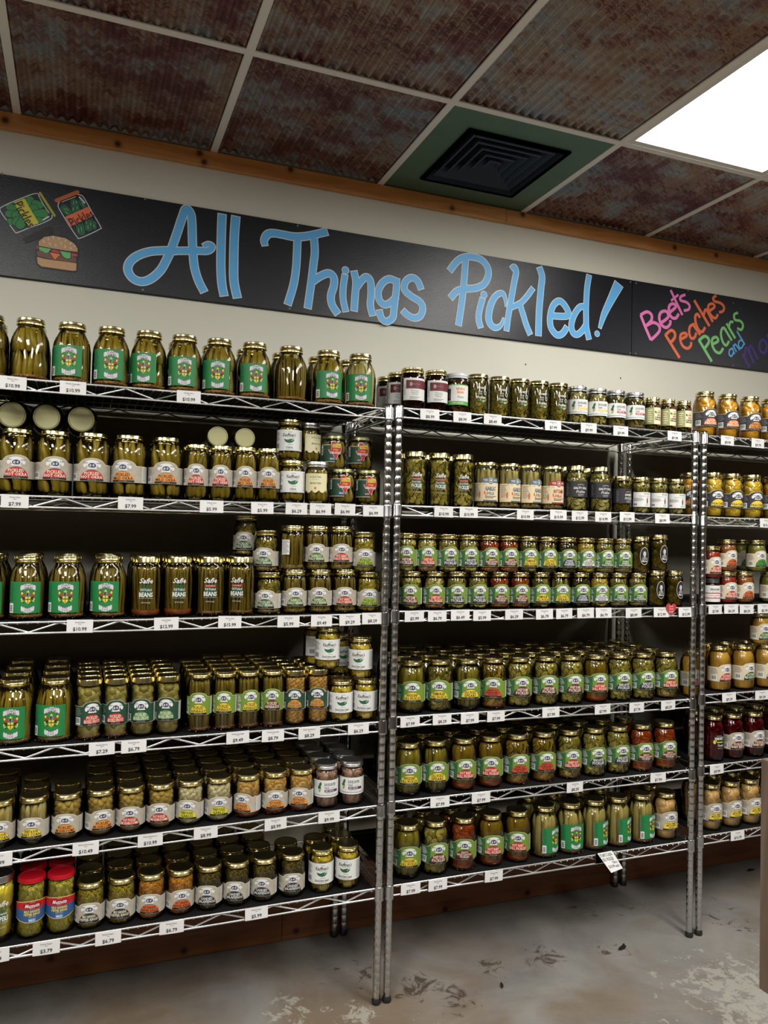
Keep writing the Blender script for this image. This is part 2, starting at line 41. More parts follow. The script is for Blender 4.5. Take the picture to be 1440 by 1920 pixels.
WORDS={"pink":[[2.1979,2.3652,0.0134,2.223,2.3166,0.0135,2.2533,2.2644,0.0135],[2.1965,2.365,0.0134,2.2293,2.383,0.0135,2.2539,2.374,0.0135,2.2543,2.3501,0.0135,2.2278,2.3231,0.0135],[2.2278,2.3231,0.0135,2.2643,2.3414,0.0135,2.2951,2.331,0.0136,2.2955,2.305,0.0136,2.2533,2.2644,0.0135],[2.3063,2.3443,0.0136,2.3442,2.375,0.0137,2.3329,2.3977,0.0137,2.3056,2.3904,0.0136,2.296,2.3651,0.0136,2.3089,2.3366,0.0136,2.334,2.3275,0.0136,2.3537,2.3439,0.0137,2.356,2.3623,0.0137],[2.3529,2.3962,0.0137,2.3852,2.4245,0.0137,2.3699,2.4355,0.0137,2.35,2.4241,0.0137,2.3479,2.3956,0.0137,2.3633,2.3753,0.0137,2.386,2.3752,0.0137,2.4009,2.396,0.0138],[2.3554,2.4934,0.0121,2.4213,2.3924,0.0122],[2.3586,2.4474,0.0105,2.3981,2.4788,0.0105],[2.4367,2.4839,0.0122,2.4124,2.4725,0.0122,2.4101,2.456,0.0122,2.4434,2.4513,0.0122,2.46,2.4379,0.0122,2.4541,2.4209,0.0122,2.4286,2.4128,0.0122]],"orange":[[2.3295,2.2968,0.0136,2.4089,2.2038,0.0137],[2.3295,2.2936,0.0136,2.3592,2.3183,0.0137,2.3794,2.3105,0.0137,2.3798,2.2884,0.0137,2.355,2.2615,0.0137],[2.4102,2.2836,0.0129,2.4456,2.3038,0.013,2.4378,2.3151,0.013,2.415,2.3065,0.013,2.4113,2.2817,0.0129,2.4259,2.257,0.013,2.4515,2.2496,0.013,2.4693,2.2637,0.013,2.4706,2.2801,0.013],[2.491,2.36,0.0131,2.4654,2.3488,0.013,2.4597,2.3196,0.013,2.4714,2.2965,0.013,2.4893,2.3018,0.0131,2.4993,2.3241,0.0131],[2.4755,2.3623,0.0122,2.5218,2.3164,0.0123],[2.5191,2.392,0.0131,2.5059,2.4068,0.0131,2.4931,2.3971,0.0131,2.4951,2.3687,0.0131,2.5121,2.3379,0.0131,2.533,2.3321,0.0131,2.5484,2.3544,0.0131],[2.4853,2.4657,0.0131,2.5734,2.3614,0.0132],[2.5397,2.4068,0.0123,2.5498,2.4328,0.0123,2.5658,2.4183,0.0124,2.5911,2.3821,0.0124],[2.5683,2.4268,0.0124,2.6007,2.4507,0.0124,2.5888,2.4633,0.0124,2.5668,2.4535,0.0124,2.5672,2.4288,0.0124,2.5897,2.4047,0.0124,2.6082,2.4019,0.0124,2.6202,2.4208,0.0124],[2.6105,2.5034,0.0124,2.5927,2.4899,0.0124,2.6003,2.4764,0.0124,2.6338,2.4723,0.0125,2.6538,2.4582,0.0125,2.6503,2.439,0.0125,2.6264,2.429,0.0124]],"green":[[2.5138,2.2938,0.0139,2.5883,2.2055,0.014],[2.5138,2.291,0.0139,2.5437,2.3127,0.014,2.5658,2.307,0.014,2.5692,2.2888,0.014,2.5445,2.2574,0.0139],[2.5914,2.283,0.0132,2.623,2.3009,0.0132,2.6132,2.3164,0.0132,2.5911,2.3077,0.0132,2.5888,2.2806,0.0132,2.6077,2.2537,0.0132,2.6343,2.249,0.0132,2.6527,2.273,0.0133],[2.6703,2.354,0.0125,2.6487,2.3619,0.0125,2.6384,2.3358,0.0124,2.6485,2.3016,0.0124,2.6685,2.2859,0.0125,2.686,2.3078,0.0125],[2.654,2.3675,0.0125,2.7021,2.3116,0.0125],[2.6698,2.3852,0.0125,2.722,2.3234,0.0125],[2.6836,2.3617,0.0117,2.6913,2.3919,0.0117,2.7101,2.3962,0.0117],[2.7367,2.4413,0.0117,2.7151,2.4303,0.0117,2.7192,2.4077,0.0117,2.7508,2.4052,0.0118,2.7664,2.3881,0.0118,2.7568,2.3668,0.0118,2.7322,2.3707,0.0117]],"sky":[[2.7118,2.2751,0.0083,2.6919,2.27,0.0083,2.6868,2.2495,0.0083,2.6998,2.2404,0.0083,2.7136,2.2606,0.0083],[2.7036,2.2805,0.0075,2.7192,2.252,0.0075],[2.7089,2.2927,0.0075,2.7299,2.2623,0.0075],[2.7155,2.2838,0.0075,2.7223,2.2971,0.0075,2.7482,2.2726,0.0075],[2.7307,2.3579,0.0084,2.7785,2.3011,0.0084],[2.7618,2.3182,0.0076,2.7455,2.3143,0.0075,2.7414,2.2929,0.0075,2.7568,2.2819,0.0075,2.7713,2.3024,0.0076]],"purple":[[2.7626,2.2594,0.0143,2.8073,2.2008,0.0143],[2.7776,2.2462,0.0126,2.788,2.2894,0.0126,2.8331,2.2215,0.0127],[2.8049,2.2575,0.0126,2.8126,2.3005,0.0127,2.8567,2.2416,0.0127],[2.8846,2.338,0.0128,2.8669,2.317,0.0127,2.8695,2.2875,0.0127,2.891,2.274,0.0128,2.9087,2.2938,0.0128,2.9061,2.3233,0.0128,2.8834,2.3371,0.0128],[2.9096,2.3621,0.0128,2.9556,2.3073,0.0128],[2.9212,2.3378,0.012,2.9322,2.3647,0.012,2.9521,2.3605,0.012],[2.9663,2.3642,0.012,2.9975,2.3871,0.0121,2.9847,2.4007,0.012,2.9586,2.3883,0.012,2.9606,2.3593,0.012,2.9866,2.3364,0.012,3.0152,2.3525,0.0121]]}
ICONS=[["white","s",[-0.1087,2.4031,0.0028,-0.1105,2.3921,0.0028,-0.138,2.3721,0.0028,-0.1716,2.3536,0.0028,-0.2048,2.3329,0.0028,-0.2132,2.3339,0.0028,-0.235,2.363,0.0028,-0.2557,2.3921,0.0028,-0.2529,2.4042,0.0028,-0.2162,2.4305,0.0028,-0.16,2.464,0.0028,-0.147,2.4592,0.0028]],["ink","s",[-0.1741,2.4391,0.0314,-0.1842,2.4208,0.0313]],["leaf","s",[-0.1741,2.4391,0.0281,-0.1842,2.4208,0.0281]],["ink","s",[-0.1569,2.4327,0.0256,-0.145,2.43,0.0257]],["leaf","s",[-0.1569,2.4327,0.0223,-0.145,2.43,0.0224]],["ink","s",[-0.1607,2.4167,0.0291,-0.1668,2.4062,0.0291]],["leaf","s",[-0.1607,2.4167,0.0258,-0.1668,2.4062,0.0258]],["ink","s",[-0.1517,2.4005,0.0291,-0.1325,2.4061,0.0292]],["leaf","s",[-0.1517,2.4005,0.0258,-0.1325,2.4061,0.0259]],["ink","s",[-0.2301,2.4082,0.0242,-0.2176,2.4104,0.0242]],["leaf","s",[-0.2301,2.4082,0.0209,-0.2176,2.4104,0.0209]],["ink","s",[-0.2326,2.3868,0.0241,-0.2212,2.3887,0.0242]],["leaf","s",[-0.2326,2.3868,0.0209,-0.2212,2.3887,0.0209]],["ink","s",[-0.2127,2.3855,0.0265,-0.2024,2.3919,0.0266]],["leaf","s",[-0.2127,2.3855,0.0233,-0.2024,2.3919,0.0233]],["ink","s",[-0.2267,2.3644,0.0218,-0.2204,2.3631,0.0219]],["leaf","s",[-0.2267,2.3644,0.0186,-0.2204,2.3631,0.0186]],["ink","s",[-0.211,2.3635,0.0242,-0.206,2.3725,0.0242]],["leaf","s",[-0.211,2.3635,0.021,-0.206,2.3725,0.021]],["ink","s",[-0.1992,2.3573,0.0277,-0.1892,2.3754,0.0278]],["leaf","s",[-0.1992,2.3573,0.0245,-0.1892,2.3754,0.0245]],["ink","s",[-0.1468,2.3824,0.0197,-0.1415,2.3821,0.0198]],["leaf","s",[-0.1468,2.3824,0.0165,-0.1415,2.3821,0.0165]],["yellow","p",[-0.2191,2.4253,-0.1891,2.4435,-0.1667,2.405,-0.1455,2.372,-0.1727,2.3558,-0.1959,2.386]],["yellowd","s",[-0.1451,2.4683,0.0075,-0.1011,2.4039,0.0076]],["white","s",[-0.148,2.4579,0.0024,-0.1333,2.4321,0.0024,-0.1164,2.4089,0.0024]],["white","s",[-0.133,2.3847,0.0052,-0.1182,2.3972,0.0052]],["white","s",[-0.0883,2.4506,0.0028,-0.0911,2.4346,0.0028,-0.0762,2.4086,0.0029,-0.0532,2.3741,0.0029,-0.0325,2.3463,0.0029,-0.0214,2.3444,0.0029,0.0335,2.381,0.0029,0.0366,2.3912,0.0029,0.0118,2.4307,0.0029,-0.0163,2.4765,0.0029,-0.0277,2.483,0.0029,-0.0343,2.4834,0.0029]],["ink","s",[-0.0725,2.4307,0.0271,-0.0601,2.4209,0.0272]],["leafd","s",[-0.0725,2.4307,0.0238,-0.0601,2.4209,0.0238]],["ink","s",[-0.0435,2.4549,0.0284,-0.0359,2.425,0.0285]],["leafd","s",[-0.0435,2.4549,0.0251,-0.0359,2.425,0.0251]],["ink","s",[-0.0248,2.4606,0.0177,-0.0132,2.4457,0.0178]],["leafd","s",[-0.0248,2.4606,0.0144,-0.0132,2.4457,0.0144]],["ink","s",[-0.0259,2.3858,0.0285,-0.0209,2.365,0.0285]],["leafd","s",[-0.0259,2.3858,0.0251,-0.0209,2.365,0.0251]],["ink","s",[0.0013,2.4072,0.0262,0.0009,2.3806,0.0262]],["leafd","s",[0.0013,2.4072,0.0228,0.0009,2.3806,0.0228]],["ink","s",[0.0172,2.4001,0.0159,0.0188,2.3835,0.0159]],["leafd","s",[0.0172,2.4001,0.0125,0.0188,2.3835,0.0125]],["lime","s",[-0.0458,2.4581,0.0017,-0.0466,2.4496,0.0017]],["lime","s",[-0.0381,2.4607,0.0017,-0.0374,2.4536,0.0017]],["lime","s",[-0.0463,2.4376,0.0017,-0.0471,2.4291,0.0017]],["lime","s",[-0.0354,2.4443,0.0017,-0.0341,2.4361,0.0017]],["lime","s",[-0.067,2.4328,0.0017,-0.0614,2.4266,0.0017]],["lime","s",[-0.0746,2.4303,0.0017,-0.0691,2.4277,0.0017]],["lime","s",[-0.07,2.4216,0.0017,-0.061,2.4159,0.0017]],["lime","s",[-0.0289,2.3733,0.0017,-0.0275,2.3615,0.0017]],["lime","s",[-0.0213,2.3793,0.0017,-0.0187,2.3677,0.0017]],["lime","s",[-0.0063,2.4011,0.0017,-0.0055,2.394,0.0017]],["lime","s",[0.0071,2.3985,0.0017,0.0074,2.3889,0.0017]],["lime","s",[-0.0015,2.3874,0.0017,-0.0001,2.378,0.0017]],["lime","s",[-0.0203,2.459,0.0017,-0.0156,2.4501,0.0017]],["lime","s",[0.0163,2.3927,0.0017,0.0187,2.3859,0.0017]],["orange","p",[-0.0706,2.4035,-0.0021,2.4489,0.0143,2.4227,-0.0533,2.3753]],["oranged","s",[-0.096,2.4524,0.0119,-0.0356,2.4904,0.012]],["white","s",[-0.0285,2.4749,0.0057,-0.0136,2.4601,0.0058]],["white","s",[-0.0796,2.451,0.0019,-0.0407,2.4746,0.0019]],["black","p",[-0.1917,2.3163,-0.1099,2.3696,-0.1006,2.3497,-0.1806,2.3016]],["ink","p",[-0.1524,2.2824,-0.1481,2.3161,-0.1283,2.337,-0.1026,2.3442,-0.0655,2.3422,-0.0387,2.3297,-0.0249,2.3115,-0.0252,2.285,-0.0292,2.2676,-0.0283,2.239,-0.0325,2.2317,-0.0424,2.2298,-0.1359,2.2307,-0.149,2.2406,-0.1519,2.266,-0.1544,2.2774]],["bun","p",[-0.1444,2.3002,-0.1438,2.3144,-0.1281,2.3306,-0.1024,2.3383,-0.0675,2.3364,-0.0407,2.3234,-0.0297,2.3083,-0.03,2.2975,-0.0619,2.2967,-0.1056,2.2979]],["bun","p",[-0.1476,2.2639,-0.1217,2.2606,-0.0827,2.2605,-0.0318,2.2608,-0.0322,2.2372,-0.0425,2.2346,-0.1339,2.2357,-0.1449,2.2435]],["patty","p",[-0.1502,2.2793,-0.1418,2.2864,-0.116,2.2856,-0.0328,2.2786,-0.0335,2.2639,-0.0609,2.2618,-0.1154,2.2632,-0.1456,2.2675]],["lettuce","p",[-0.1432,2.2968,-0.1077,2.2952,-0.1149,2.2839,-0.1223,2.2799,-0.1419,2.2876]],["tomato","p",[-0.1497,2.2998,-0.1455,2.2995,-0.1458,2.2894,-0.15,2.2887]],["tomato","p",[-0.0475,2.2912,-0.0298,2.2908,-0.0303,2.2831,-0.0472,2.2805]],["tomato","p",[-0.1075,2.2905,-0.1012,2.295,-0.0837,2.2917,-0.0824,2.2848,-0.1052,2.2861]],["ink","p",[-0.1149,2.2853,-0.0764,2.2833,-0.0957,2.2588]],["cheese","p",[-0.1116,2.2839,-0.0795,2.2821,-0.0958,2.2618]],["ink","p",[-0.0842,2.294,-0.0482,2.293,-0.0476,2.2733,-0.0611,2.2682,-0.074,2.2741]],["lettuce","p",[-0.082,2.2927,-0.0499,2.2918,-0.0497,2.2747,-0.0612,2.2706,-0.0719,2.2761]],["white","s",[-0.131,2.3188,0.0033,-0.1287,2.3133,0.0033]],["white","s",[-0.1168,2.3281,0.0033,-0.1154,2.3236,0.0033]],["white","s",[-0.1028,2.3363,0.0033,-0.1022,2.3293,0.0033]],["white","s",[-0.086,2.333,0.0033,-0.0847,2.3285,0.0033]],["white","s",[-0.0651,2.3304,0.0033,-0.0672,2.3253,0.0033]],["white","s",[-0.1136,2.3132,0.0033,-0.1091,2.3085,0.0033]],["white","s",[-0.0951,2.3114,0.0033,-0.0939,2.3056,0.0033]],["white","s",[-0.079,2.3198,0.0033,-0.0783,2.3157,0.0033]],["white","s",[-0.0668,2.3122,0.0033,-0.0677,2.3054,0.0033]],["white","s",[-0.0485,2.3246,0.0033,-0.0527,2.3191,0.0033]],["white","s",[-0.0513,2.3074,0.0033,-0.0485,2.3042,0.0033]],["white","s",[-0.0404,2.3139,0.0033,-0.0365,2.3157,0.0033]]]
ICTEXT=[[-0.2107,2.4244],[-0.1664,2.3568],[-0.0524,2.3838],[0.013,2.4285]]
SCREWS=[[-0.254,2.509],[0.173,2.506],[0.693,2.502],[0.174,2.203],[0.671,2.202],[2.142,2.499],[2.173,2.498],[2.147,2.197],[2.175,2.198],[1.318,2.503],[1.326,2.199],[2.709,2.482],[2.713,2.201],[2.451,2.504]]
LITTER=[(1.793,-.458,.017,"dark curled leaf on the floor near the right rack posts",.4),(1.279,-.52,.010,"small dark scrap on the floor at middle",1.2),(2.73,-.125,.016,"dark scrap on the floor by the right wall board",.1)]
# ------------------------------------------------------------------ helpers
def lin(c):
    return tuple(((x/255)/12.92 if x/255 <= .04045 else ((x/255+.055)/1.055)**2.4) for x in c)
def rgb(r, g, b): return lin((r, g, b))
MATS = {}
def nt(name):
    m = bpy.data.materials.new(name); m.use_nodes = True
    t = m.node_tree; b = t.nodes['Principled BSDF']; return m, t, b
def node(t, ty, **kw):
    n = t.nodes.new(ty)
    for k, v in kw.items(): setattr(n, k, v)
    return n
def mat(name, col=(.5, .5, .5), rough=.5, metal=0., spec=None):
    if name in MATS: return MATS[name]
    m, t, b = nt(name)
    b.inputs['Base Color'].default_value = (*col, 1); b.inputs['Roughness'].default_value = rough
    b.inputs['Metallic'].default_value = metal
    if spec is not None: b.inputs['Specular IOR Level'].default_value = spec
    MATS[name] = m; return m
def ramp(t, pts, inter='LINEAR'):
    r = node(t, 'ShaderNodeValToRGB'); e = r.color_ramp.elements; r.color_ramp.interpolation = inter
    while len(e) < len(pts): e.new(.5)
    for i, (p, c) in enumerate(pts): e[i].position = p; e[i].color = (*c, 1) if len(c) == 3 else c
    return r
def mottled(name, c1, c2, scale=60, rough=.5, metal=0., stretch=(1, 1, 1), island=.6, bump=0., spec=None, sharp=False):
    """two colours mixed by noise and by loose piece"""
    if name in MATS: return MATS[name]
    m, t, b = nt(name); L = t.links.new
    tc = node(t, 'ShaderNodeTexCoord'); mp = node(t, 'ShaderNodeMapping'); mp.inputs['Scale'].default_value = stretch
    L(tc.outputs['Object'], mp.inputs['Vector'])
    n = node(t, 'ShaderNodeTexNoise'); n.inputs['Scale'].default_value = scale; n.inputs['Detail'].default_value = 3
    L(mp.outputs['Vector'], n.inputs['Vector'])
    g = node(t, 'ShaderNodeNewGeometry')
    mx = node(t, 'ShaderNodeMath', operation='MULTIPLY'); mx.inputs[1].default_value = island
    L(g.outputs['Random Per Island'], mx.inputs[0])
    m2 = node(t, 'ShaderNodeMath', operation='MULTIPLY_ADD'); m2.inputs[1].default_value = 1-island*.5
    L(n.outputs['Fac'], m2.inputs[0]); L(mx.outputs[0], m2.inputs[2])
    r = ramp(t, [(.3, c1), (.85, c2)] if not sharp else [(.62, c1), (.72, c2)]); L(m2.outputs[0], r.inputs['Fac']); L(r.outputs['Color'], b.inputs['Base Color'])
    b.inputs['Roughness'].default_value = rough; b.inputs['Metallic'].default_value = metal
    if spec is not None: b.inputs['Specular IOR Level'].default_value = spec
    if bump:
        bp = node(t, 'ShaderNodeBump'); bp.inputs['Strength'].default_value = bump; bp.inputs['Distance'].default_value = .002
        L(n.outputs['Fac'], bp.inputs['Height']); L(bp.outputs['Normal'], b.inputs['Normal'])
    MATS[name] = m; return m
def glass(name, tint):
    if name in MATS: return MATS[name]
    m = bpy.data.materials.new(name); m.use_nodes = True; t = m.node_tree; t.nodes.clear(); L = t.links.new
    o = node(t, 'ShaderNodeOutputMaterial'); mix = node(t, 'ShaderNodeMixShader')
    tr = node(t, 'ShaderNodeBsdfTransparent'); tr.inputs[0].default_value = (*tint, 1)
    gl = node(t, 'ShaderNodeBsdfGlossy'); gl.inputs['Color'].default_value = (1, 1, 1, 1); gl.inputs['Roughness'].default_value = .03
    fr = node(t, 'ShaderNodeFresnel'); fr.inputs['IOR'].default_value = 1.5
    L(fr.outputs[0], mix.inputs[0]); L(tr.outputs[0], mix.inputs[1]); L(gl.outputs[0], mix.inputs[2]); L(mix.outputs[0], o.inputs[0])
    MATS[name] = m; return m

class M:
    """mesh builder with material slots"""
    def __init__(s): s.v = []; s.f = []; s.m = []; s.mats = []; s.cur = 0
    def use(s, m):
        if m not in s.mats: s.mats.append(m)
        s.cur = s.mats.index(m); return s
    def add(s, vs, fs):
        o = len(s.v); s.v.extend(vs); s.f.extend([tuple(i+o for i in f) for f in fs]); s.m.extend([s.cur]*len(fs)); return s
    def box(s, x0, x1, y0, y1, z0, z1):
        return s.add([(x0, y0, z0), (x1, y0, z0), (x1, y1, z0), (x0, y1, z0), (x0, y0, z1), (x1, y0, z1), (x1, y1, z1), (x0, y1, z1)],
                     [(3, 2, 1, 0), (4, 5, 6, 7), (0, 1, 5, 4), (1, 2, 6, 5), (2, 3, 7, 6), (3, 0, 4, 7)])
    def bbox(s, x0, x1, y0, y1, z0, z1, c):
        """box with chamfered edges along its longest direction (octagonal section)"""
        d = (x1-x0, y1-y0, z1-z0); ax = d.index(max(d)); lo = (x0, y0, z0); hi = (x1, y1, z1)
        a, b = [i for i in range(3) if i != ax]
        A0, A1, B0, B1 = lo[a], hi[a], lo[b], hi[b]
        ring = [(A0+c, B0), (A1-c, B0), (A1, B0+c), (A1, B1-c), (A1-c, B1), (A0+c, B1), (A0, B1-c), (A0, B0+c)]
        vs = []
        for e in (lo[ax], hi[ax]):
            for p in ring:
                q = [0, 0, 0]; q[ax] = e; q[a] = p[0]; q[b] = p[1]; vs.append(tuple(q))
        fl = ax == 1
        fs = [(i, (i+1) % 8, (i+1) % 8+8, i+8) for i in range(8)]+[tuple(range(7, -1, -1)), tuple(range(8, 16))]
        if fl: fs = [f[::-1] for f in fs]
        return s.add(vs, fs)
    def tube(s, pts, r, n=6, cap=True):
        pts = [Vector(p) for p in pts]; rs = r if isinstance(r, (list, tuple)) else [r]*len(pts)
        vs = []; up = Vector((0, 0, 1))
        d0 = (pts[1]-pts[0]).normalized()
        if abs(d0.z) > .9: up = Vector((1, 0, 0))
        for i, p in enumerate(pts):
            d = (pts[min(i+1, len(pts)-1)]-pts[max(i-1, 0)]).normalized()
            a = d.cross(up).normalized(); b = a.cross(d)
            for k in range(n):
                t = 2*PI*k/n; vs.append(tuple(p+a*math.cos(t)*rs[i]+b*math.sin(t)*rs[i]))
        fs = []
        for i in range(len(pts)-1):
            for k in range(n):
                k2 = (k+1) % n; fs.append((i*n+k, i*n+k2, (i+1)*n+k2, (i+1)*n+k))
        if cap: fs.append(tuple(range(n-1, -1, -1))); fs.append(tuple(range((len(pts)-1)*n, len(pts)*n)))
        return s.add(vs, fs)
    def lathe(s, prof, n=24, top=True, bot=True):
        vs = []; fs = []
        for (r, z) in prof:
            for k in range(n): t = 2*PI*k/n; vs.append((r*math.cos(t), r*math.sin(t), z))
        for i in range(len(prof)-1):
            for k in range(n):
                k2 = (k+1) % n; fs.append((i*n+k, i*n+k2, (i+1)*n+k2, (i+1)*n+k))
        if bot: fs.append(tuple(range(n-1, -1, -1)))
        if top: fs.append(tuple(range((len(prof)-1)*n, len(prof)*n)))
        return s.add(vs, fs)
    def tr(s, fn, a=0):
        for i in range(a, len(s.v)): s.v[i] = tuple(fn(Vector(s.v[i])))
        return s
    def mesh(s, name, smooth=True, sharp=None):
        me = bpy.data.meshes.new(name); me.from_pydata(s.v, [], s.f)
        for m in s.mats: me.materials.append(m)
        if s.m: me.polygons.foreach_set('material_index', s.m)
        if smooth:
            me.polygons.foreach_set('use_smooth', [True]*len(me.polygons))
            if sharp: me.set_sharp_from_angle(angle=math.radians(sharp))
        me.update(); return me
def obj(name, me, parent=None, loc=None, rz=0., mtx=None, scale=None, **props):
    o = bpy.data.objects.new(name, me); COL.objects.link(o)
    if mtx is not None: o.matrix_local = mtx
    if loc is not None: o.location = loc
    if rz: o.rotation_euler = (0, 0, rz)
    if scale is not None: o.scale = scale
    if parent is not None: o.parent = parent
    for k, v in props.items(): o[k] = v
    return o
def thing(name, label, cat, loc=(0, 0, 0), rz=0., group=None, me=None):
    o = bpy.data.objects.new(name, me); COL.objects.link(o); o.location = loc
    if rz: o.rotation_euler = (0, 0, rz)
    o['label'] = label; o['category'] = cat
    if group: o['group'] = group
    return o
def struct(name, me, parent=None, **kw):
    o = obj(name, me, parent, **kw)
    if parent is None: o['kind'] = 'structure'
    return o
ORD = ['zeroth', 'first', 'second', 'third', 'fourth', 'fifth', 'sixth', 'seventh', 'eighth', 'ninth', 'tenth', 'eleventh', 'twelfth', 'thirteenth', 'fourteenth', 'fifteenth', 'sixteenth']
# ------------------------------------------------------------------ surface materials
def m_wall():
    m, t, b = nt('painted_wall'); L = t.links.new
    tc = node(t, 'ShaderNodeTexCoord'); n = node(t, 'ShaderNodeTexNoise'); n.inputs['Scale'].default_value = 1.3; n.inputs['Detail'].default_value = 5
    L(tc.outputs['Object'], n.inputs['Vector'])
    r = ramp(t, [(.3, rgb(216, 213, 196)), (.7, rgb(226, 223, 206))]); L(n.outputs['Fac'], r.inputs['Fac'])
    v = node(t, 'ShaderNodeTexVoronoi'); v.inputs['Scale'].default_value = 7.; L(tc.outputs['Object'], v.inputs['Vector'])
    lt = node(t, 'ShaderNodeMath', operation='LESS_THAN'); lt.inputs[1].default_value = .028; L(v.outputs['Distance'], lt.inputs[0])
    mx = node(t, 'ShaderNodeMix', data_type='RGBA'); L(lt.outputs[0], mx.inputs['Factor']); L(r.outputs['Color'], mx.inputs[6]); mx.inputs[7].default_value = (.14, .13, .12, 1)
    L(mx.outputs[2], b.inputs['Base Color']); b.inputs['Roughness'].default_value = .55
    n2 = node(t, 'ShaderNodeTexNoise'); n2.inputs['Scale'].default_value = 220; L(tc.outputs['Object'], n2.inputs['Vector'])
    bp = node(t, 'ShaderNodeBump'); bp.inputs['Strength'].default_value = .12; bp.inputs['Distance'].default_value = .001
    L(n2.outputs['Fac'], bp.inputs['Height']); L(bp.outputs['Normal'], b.inputs['Normal']); return m
def m_floor():
    m, t, b = nt('stained_concrete'); L = t.links.new
    tc = node(t, 'ShaderNodeTexCoord')
    def ns(sc, det=6, dist=0., rough=.6):
        n = node(t, 'ShaderNodeTexNoise'); n.inputs['Scale'].default_value = sc; n.inputs['Detail'].default_value = det
        n.inputs['Distortion'].default_value = dist; n.inputs['Roughness'].default_value = rough
        L(tc.outputs['Object'], n.inputs['Vector']); return n
    def blob(pts):
        prev = None
        for (x, y, r, w) in pts:
            vd = node(t, 'ShaderNodeVectorMath', operation='DISTANCE'); L(tc.outputs['Object'], vd.inputs[0]); vd.inputs[1].default_value = (x, y, 0)
            mr = node(t, 'ShaderNodeMapRange', interpolation_type='SMOOTHSTEP'); mr.inputs['From Min'].default_value = r; mr.inputs['From Max'].default_value = 0
            mr.inputs['To Min'].default_value = 0; mr.inputs['To Max'].default_value = w; L(vd.outputs['Value'], mr.inputs['Value'])
            if prev is None: prev = mr.outputs[0]
            else: ad = node(t, 'ShaderNodeMath', operation='MAXIMUM'); L(prev, ad.inputs[0]); L(mr.outputs[0], ad.inputs[1]); prev = ad.outputs[0]
        return prev
    def plus(n, o, k=1.):
        ad = node(t, 'ShaderNodeMath', operation='MULTIPLY_ADD'); L(o, ad.inputs[0]); ad.inputs[1].default_value = k; L(n.outputs['Fac'], ad.inputs[2]); return ad.outputs[0]
    def over(colr, fac, c, k):
        mx = node(t, 'ShaderNodeMix', data_type='RGBA'); sc = node(t, 'ShaderNodeMath', operation='MULTIPLY'); sc.inputs[1].default_value = k
        L(fac, sc.inputs[0]); L(sc.outputs[0], mx.inputs['Factor']); L(colr, mx.inputs[6]); mx.inputs[7].default_value = (*c, 1); return mx.outputs[2]
    base = ns(2.6, 9, .4); r0 = ramp(t, [(.3, rgb(112, 108, 104)), (.55, rgb(138, 134, 128)), (.8, rgb(158, 153, 144))]); L(base.outputs['Fac'], r0.inputs['Fac'])
    warm = ns(2.4, 7, .8); r1 = ramp(t, [(.52, (0, 0, 0)), (.78, (1, 1, 1))]); L(plus(warm, blob([(.75, -.55, .45, .3), (1.5, -.75, .5, .16), (.3, -.3, .5, .22), (1.15, -.62, .3, .16)])), r1.inputs['Fac'])
    c1 = over(r0.outputs['Color'], r1.outputs['Color'], rgb(116, 94, 66), .7)
    br = ns(13, 9, 1.5, .72); r2 = ramp(t, [(.66, (0, 0, 0)), (.74, (1, 1, 1))]); L(plus(br, blob([(1.02, -.43, .16, .22), (1.12, -.52, .14, .2), (1.3, -.40, .12, .2), (1.5, -.43, .16, .2), (1.75, -.47, .14, .18), (.85, -.30, .25, .12), (2.3, -.45, .25, .12), (1.9, -.2, .3, .12)])), r2.inputs['Fac'])
    c2 = over(c1, r2.outputs['Color'], rgb(62, 46, 32), .8)
    fl = ns(24, 9, .6, .75); r3 = ramp(t, [(.71, (0, 0, 0)), (.73, (1, 1, 1))]); a = fl
    L(plus(fl, blob([(2.0, -.82, .5, .27), (1.62, -.92, .3, .2), (2.35, -.7, .3, .25), (.80, -.50, .16, .24), (.62, -.42, .2, .2), (.95, -.75, .3, .2), (1.2, -1.3, .8, .2)])), r3.inputs['Fac'])
    m3 = node(t, 'ShaderNodeMix', data_type='RGBA'); sc3 = node(t, 'ShaderNodeMath', operation='MULTIPLY'); sc3.inputs[1].default_value = .75; L(r3.outputs['Color'], sc3.inputs[0]); L(sc3.outputs[0], m3.inputs['Factor']); L(c2, m3.inputs[6]); m3.inputs[7].default_value = (*rgb(172, 168, 156), 1)
    L(m3.outputs[2], b.inputs['Base Color']); b.inputs['Roughness'].default_value = .55
    bp = node(t, 'ShaderNodeBump'); bp.inputs['Strength'].default_value = .5; bp.inputs['Distance'].default_value = .004
    L(a.outputs['Fac'], bp.inputs['Height']); L(bp.outputs['Normal'], b.inputs['Normal']); return m
